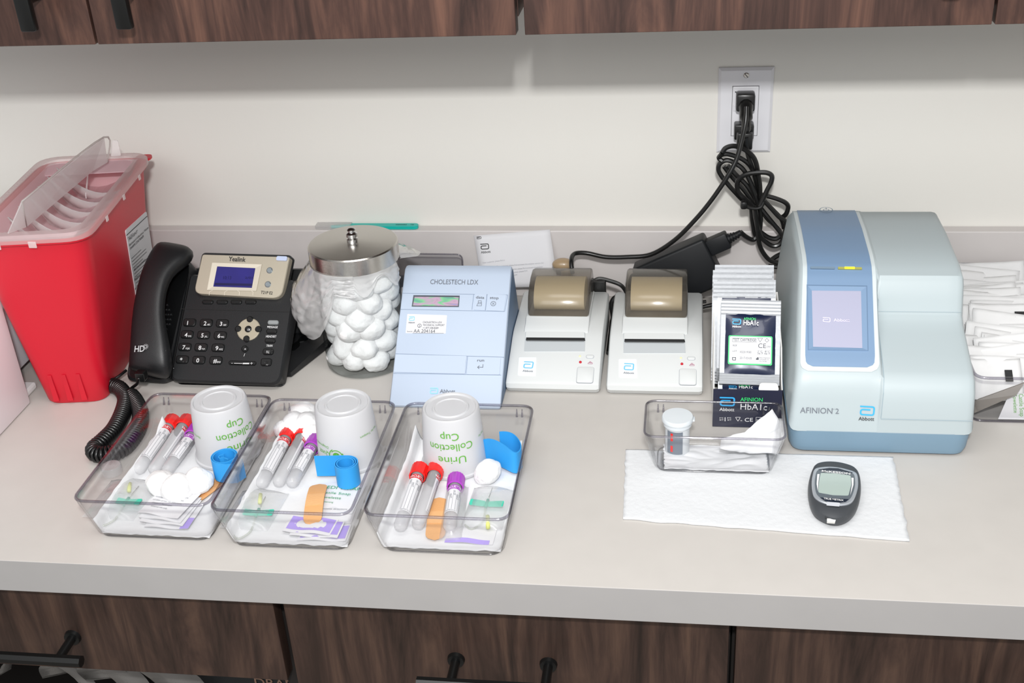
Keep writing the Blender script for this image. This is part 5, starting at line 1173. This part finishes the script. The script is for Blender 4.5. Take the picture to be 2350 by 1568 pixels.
# ------------------------------------------------------------ paper towel, small tray, vial, meter
q = [pz(1430, 1192, .001), pz(2087, 1243, .001), pz(2050, 1052, .001), pz(1436, 1036, .001)]
for p in q: p.z = 0
q[2].y = q[3].y = -.4085
m_tow = mat('paper_towel', '#d2d4d6', .92, bump=.6, bscale=140)
sheet(q, 8, 'folded white paper towel on the counter under the small tray and glucose meter', 'paper towel', .0014, .0007, 'paper_towel', th=.0022, n=60, m=m_tow)
tray(.0345, -.4265, .0750, .0375, .0535, 'small clear tray holding a vial and tissue, on the paper towel', inset=.011, r=.012, rimw=.0014, z0=.0030)
c = root('test_strip_vial', (-.0046, -.4125, .0050), 'small test strip vial with pale grey cap in the small clear tray', 'vial')
vx, vy = -.0046, -.4125
b = NB(); lathe(b, [(.0001, .0052), (.0125, .0052), (.0135, .006), (.0135, .042)], (vx, vy, 0), 36, False); vb = obj('vial_body', b, mat('vial_white', '#c9cdd0', .4), c, 'auto')
b = NB(); lathe(b, [(.0140, .040), (.0155, .041), (.0155, .046), (.0172, .0465), (.0174, .0500), (.0165, .0515), (.0001, .0518)], (vx, vy, 0), 40, False); box(b, (vx+.010, vy-.005, .0470), (vx+.0190, vy+.004, .0490), .001); obj('vial_cap', b, mat('vial_cap', '#cfd5d9', .4), c, 'auto')
def wrapz(a0, a1, z1, z2, rr, m, name, par, n=12):
    b = NB()
    for i in range(n):
        A, B = a0+(a1-a0)*i/n, a0+(a1-a0)*(i+1)/n; flat(b, [V((vx+rr*math.cos(A), vy+rr*math.sin(A), z1)), V((vx+rr*math.cos(B), vy+rr*math.sin(B), z1)), V((vx+rr*math.cos(B), vy+rr*math.sin(B), z2)), V((vx+rr*math.cos(A), vy+rr*math.sin(A), z2))])
    bmesh.ops.remove_doubles(b, verts=b.verts, dist=1e-6); return obj(name, b, m, par, True)
lb = wrapz(H_-.9, H_+.45, .009, .038, .0138, mat('vial_label', '#6d7580', .5), 'label', vb)
wrapz(H_-.55, H_-.35, .026, .036, .0140, m_rc, 'red_mark', lb, 4); wrapz(H_-.55, H_-.35, .012, .020, .0140, m_rc, 'red_mark', lb, 4)
# tissue in small tray
sheet([z0(-.018, -.450), z0(.094, -.450), z0(.092, -.402), z0(-.020, -.402)], 12, 'white tissue lying flat in the small clear tray', 'tissue', .0062, .003, 'tissue', th=.0008)
b = NB(); TP = [PY(-.4000).hit(1772, 939), PY(-.405).hit(1737, 968), PY(-.412).hit(1709, 992), PY(-.418).hit(1655, 1006), PY(-.440).hit(1652, 1030), PY(-.432).hit(1720, 1042), PY(-.425).hit(1784, 1040), PY(-.402).hit(1793, 985), PY(-.401).hit(1788, 964)]
ctr = PY(-.415).hit(1752, 1005)
for i in range(len(TP)): flat(b, [TP[i], TP[(i+1) % len(TP)], ctr])
bmesh.ops.remove_doubles(b, verts=b.verts, dist=1e-5); bmesh.ops.subdivide_edges(b, edges=b.edges[:], cuts=5, use_grid_fill=True)
for v in b.verts: v.co.y += .0022*noise.noise(v.co*130); v.co.z = max(.0075, v.co.z)
free_obj('tissue', b, m_liner, 'white tissue with its corner folded up in the small clear tray', 'tissue', smooth=True, solid=.0008)
# glucose meter
c = root('glucose_meter', (.158, -.494, .0038), 'dark grey egg shaped glucose meter lying on the paper towel', 'meter'); zb = .0038
mp = lambda x, y, z: PZ(z).hit(1840+x/9.8, 1050+y/9.8)
OUT = [(300, 260), (500, 212), (750, 215), (1000, 262), (1215, 350), (1300, 500), (1328, 700), (1310, 950), (1240, 1190), (1090, 1375), (900, 1475), (700, 1490), (500, 1430), (310, 1310), (200, 1140), (145, 930), (140, 700), (175, 500), (228, 360)]
out = smooth_path([mp(x, y, .010) for x, y in OUT], 4, True); ctr = sum(out, V((0, 0, 0)))/len(out)
def sh_(k, z, dy=0): return [V((ctr.x+(p.x-ctr.x)*k, ctr.y+(p.y-ctr.y)*k+dy, z)) for p in out]
b = loft(NB(), [sh_(.90, zb), sh_(.97, zb+.003), sh_(1, zb+.008), sh_(.975, zb+.0125), sh_(.90, zb+.0155, .001), sh_(.80, zb+.0165, .003)]); mb = obj('meter_body', b, mat('meter_grey', '#3c3f43', .45), c, 'auto')
FZ = zb+.0166
INr = [(300, 268), (520, 222), (760, 228), (1000, 275), (1225, 362), (1268, 560), (1250, 740), (1170, 960), (1050, 1060), (860, 1095), (690, 1080), (540, 1052), (380, 985), (262, 860), (222, 640), (235, 430)]
ringo = smooth_path([mp(x, y, FZ) for x, y in INr], 4, True); c2 = sum(ringo, V((0, 0, 0)))/len(ringo)
k_ = lambda k, z: [V((c2.x+(p.x-c2.x)*k, c2.y+(p.y-c2.y)*k, z)) for p in ringo]
b = loft(NB(), [k_(1, FZ-.004), k_(1, FZ+.0006), k_(.97, FZ+.0014), k_(.88, FZ+.0014)], True); fr = obj('silver_frame', b, mat('meter_silver', '#b9bec4', .3, metal=.5), c, 'auto')
b = loft(NB(), [k_(.865, FZ+.0014), k_(.865, FZ+.0018)]); bz = obj('face_panel', b, mat('meter_panel', '#5d656c', .2, spec=.6), fr)
fp = PZ(FZ+.0018); Q = lambda x, y: (1840+x/9.8, 1050+y/9.8)
b = NB(); slab(b, rpoly([fp.hit(*Q(*p)) for p in [(370, 790), (700, 850), (1050, 862), (1112, 620), (1100, 412), (760, 365), (425, 352), (385, 560)]], .002), (0, 0, 1), .0003); sc2 = obj('lcd', b, mat('meter_lcd', '#a9b8b2', .15, spec=.5, coat=.5), bz)
b = NB(); slab(b, [fp.hit(*Q(*p)) for p in [(410, 905), (1060, 945), (990, 1000), (850, 1020), (690, 1010), (530, 985)]], (0, 0, 1), .00025); slab(b, [fp.hit(*Q(*p)) for p in [(370, 275), (620, 240), (820, 250), (1150, 345), (1120, 352), (800, 300), (420, 285)]], (0, 0, 1), .00025); obj('dark_band', b, mat('meter_navy', '#1c2433', .2), bz)
b = NB(); f2 = PZ(FZ+.0019); txt(b, 'McKESSON', f2, Q(450, 325), Q(1090, 388), .0036, .03); txt(b, 'TRUE METRIX', f2, Q(490, 940), Q(940, 985), .0030, .02)
for x0_, x1_ in ((370, 350), (1140, 1125)):
    slab(b, rpoly([f2.hit(*Q(*p)) for p in ([(350, 380), (400, 378), (372, 560), (362, 760), (335, 600)] if x0_ == 370 else [(1115, 460), (1165, 465), (1160, 620), (1092, 850), (1128, 620)])], .0004), (0, 0, 1), .0002)
obj('lettering', b, m_wtext, bz)
b = NB(); patch(b, f2, [Q(550, 1075), Q(855, 1100), Q(860, 1035), Q(560, 1012)], .0008, .0015); obj('button', b, mat('meter_button', '#c9ccd2', .3), fr)
b = NB(); sl_ = Pl(mp(670, 1400, .014), (0, -.45, 1)); patch(b, sl_, [Q(570, 1448), Q(750, 1462), Q(765, 1395), Q(568, 1378)], .0006, .0003, base=-.003); obj('strip_port', b, mat('port_white', '#dcdcd8', .4), mb)
b = NB(); patch(b, sl_.up(-.0004), [Q(520, 1370), Q(830, 1392), Q(835, 1310), Q(525, 1290)], .0006, .0008, base=-.003); obj('port_recess', b, mat('port_dark', '#26282b', .5), mb)

# ------------------------------------------------------------ tray of sachets at the right edge
TX0, TX1, TY0, TY1, TH = .3235, .56, -.333, -.030, .060
c = root('sachet_tray', ((TX0+TX1)/2, (TY0+TY1)/2, .0006), 'large clear tray heaped with white sachets at the right edge', 'tray')
b = NB(); r4 = lambda s, z, t=0: rrect((TX0+TX1)/2, (TY0+TY1)/2, (TX1-TX0)/2-s, (TY1-TY0)/2-s, .014-t, z)
L1 = [r4(.006, .0008), r4(.003, .004), r4(0, TH)]; L2_ = [r4(.009, .0032, .002), r4(.0055, .006, .002), r4(.0022, TH, .002)]
loft(b, L1, False); loft(b, L2_, False); b.faces.new([b.verts.new(p) for p in L1[0]]); b.faces.new([b.verts.new(p) for p in L2_[0]]); bmesh.ops.remove_doubles(b, verts=b.verts, dist=1e-5)
obj('tray_body', b, m_clear, c, 'raw')
b = NB(); rim = r4(.001, TH); tube(b, rim+[rim[0]], .0018, 8, False); ft = r4(.004, .0022); tube(b, ft+[ft[0]], .0014, 8, False); obj('rim', b, m_rim, c, True)
m_ps = mat('sachet_white', '#dadada', .7, bump=.25, bscale=90); m_pg = mat('sachet_grey', '#77716a', .5)
pkm = []
for k in range(4):
    b = NB(); n = 12; W_, H2 = .092, .050; rr = random.Random(k)
    vs = [[b.verts.new(V(((i/n-.5)*W_, (j/n-.5)*H2, .0016*noise.noise(V((i*.5, j*.5, k*5.)))+.0022*math.sin(i*.5+k)))) for j in range(n+1)] for i in range(n+1)]
    for i in range(n):
        for j in range(n): b.faces.new((vs[i][j], vs[i+1][j], vs[i+1][j+1], vs[i][j+1]))
    me = bpy.data.meshes.new('sachet'); b.to_mesh(me); b.free(); me.materials.append(m_ps)
    for p in me.polygons: p.use_smooth = True
    pkm.append(me)
def pk(x, y, z, rx, ry, rz, lab_, k=None, m=None, sx=1, sy=1):
    o = bpy.data.objects.new('sachet', R.choice(pkm) if k is None else pkm[k]); COL.objects.link(o); o.location = (x, y, z); o.rotation_euler = (rx, ry, rz); o.scale = (sx, sy, 1)
    s = o.modifiers.new('s', 'SOLIDIFY'); s.thickness = .0009; tag(o, lab_, 'sachet', 'white sachets in the large tray'); return o
NP = 46
for i in range(NP):
    t = i/(NP-1); y = -.045-.245*t; x = .383+R.uniform(-.012, .020)+(.012*math.sin(i*.7))
    pk(x, y, .040+R.uniform(-.003, .006)+.004*math.sin(i*.5), math.radians(R.uniform(40, 62)), math.radians(R.uniform(-9, 9)), math.radians(R.uniform(-12, 8)), 'white paper sachet standing in the heap in the large right tray')
for (x, y) in ((.455, -.08), (.46, -.16), (.45, -.24)):
    for j in range(4): pk(x+R.uniform(-.01, .03), y-.02*j, .035, math.radians(R.uniform(50, 80)), R.uniform(-.2, .2), R.uniform(.9, 1.5), 'white paper sachet standing in the heap in the large right tray')
o = pk(.352, -.300, .040, math.radians(40), 0, .04, 'white sachet with a black square mark at the front of the large right tray', 1, sx=.7); o['group'] = 'sachets at the tray front'
def marked(o, items, m):
    b = NB()
    for (u0, u1, v0, v1) in items: flat(b, [V((u0, v0, .0042)), V((u1, v0, .0042)), V((u1, v1, .0042)), V((u0, v1, .0042))])
    WL[o.name] = V((0, 0, 0)); obj('black_mark', b, m, o)
marked(o, [(.018, .030, -.004, .010)], m_ink)
o = pk(.392, -.190, .056, math.radians(42), 0, .02, 'white sachet with a thick black bar in the middle of the large right tray', 2); marked(o, [(.006, .034, .006, .013)], m_ink); o['group'] = 'sachets at the tray front'
b = NB(); slab(b, [V((.330, -.326, .010)), V((.372, -.327, .036)), V((.380, -.322, .049)), V((.330, -.322, .024))], (0, 1, 0), .0015); free_obj('sachet', b, m_pg, 'dark grey sachet lying diagonally inside the front wall of the large right tray', 'sachet')
c = root('towelette_sachet', (.385, -.318, .004), 'white sachet with sideways green lettering at the front of the large right tray', 'sachet')
b = NB(); GP = Pl((.385, -.320, .02), (0, -1, .35)); slab(b, [GP.hit(*p) for p in [(2290, 962), (2400, 964), (2400, 900), (2315, 905)]], GP.n, .0008); obj('packet', b, m_paper, c)
b = NB(); q = GP.up(.0012); A_ = q.hit(2338, 905); B_ = q.hit(2341, 955); d_ = (B_-A_).normalized(); n_2 = q.n.cross(d_)
put_text(b, 'Castile Soap', A_, d_, n_2, width=.026, h=.005); put_text(b, 'Towelette', A_+V((-.0065, 0, 0)), d_, n_2, width=.022, h=.0045); obj('lettering', b, m_green, c)
b = NB(); tube(b, smooth_path([PY(-.035).hit(x, y) for x, y in [(2300, 672), (2315, 655), (2335, 645), (2360, 635), (2400, 622)]], 5), .0030, 8); free_obj('side_cable', b, m_cable, 'black cable passing behind the large sachet tray at the right edge', 'cable', smooth=True)
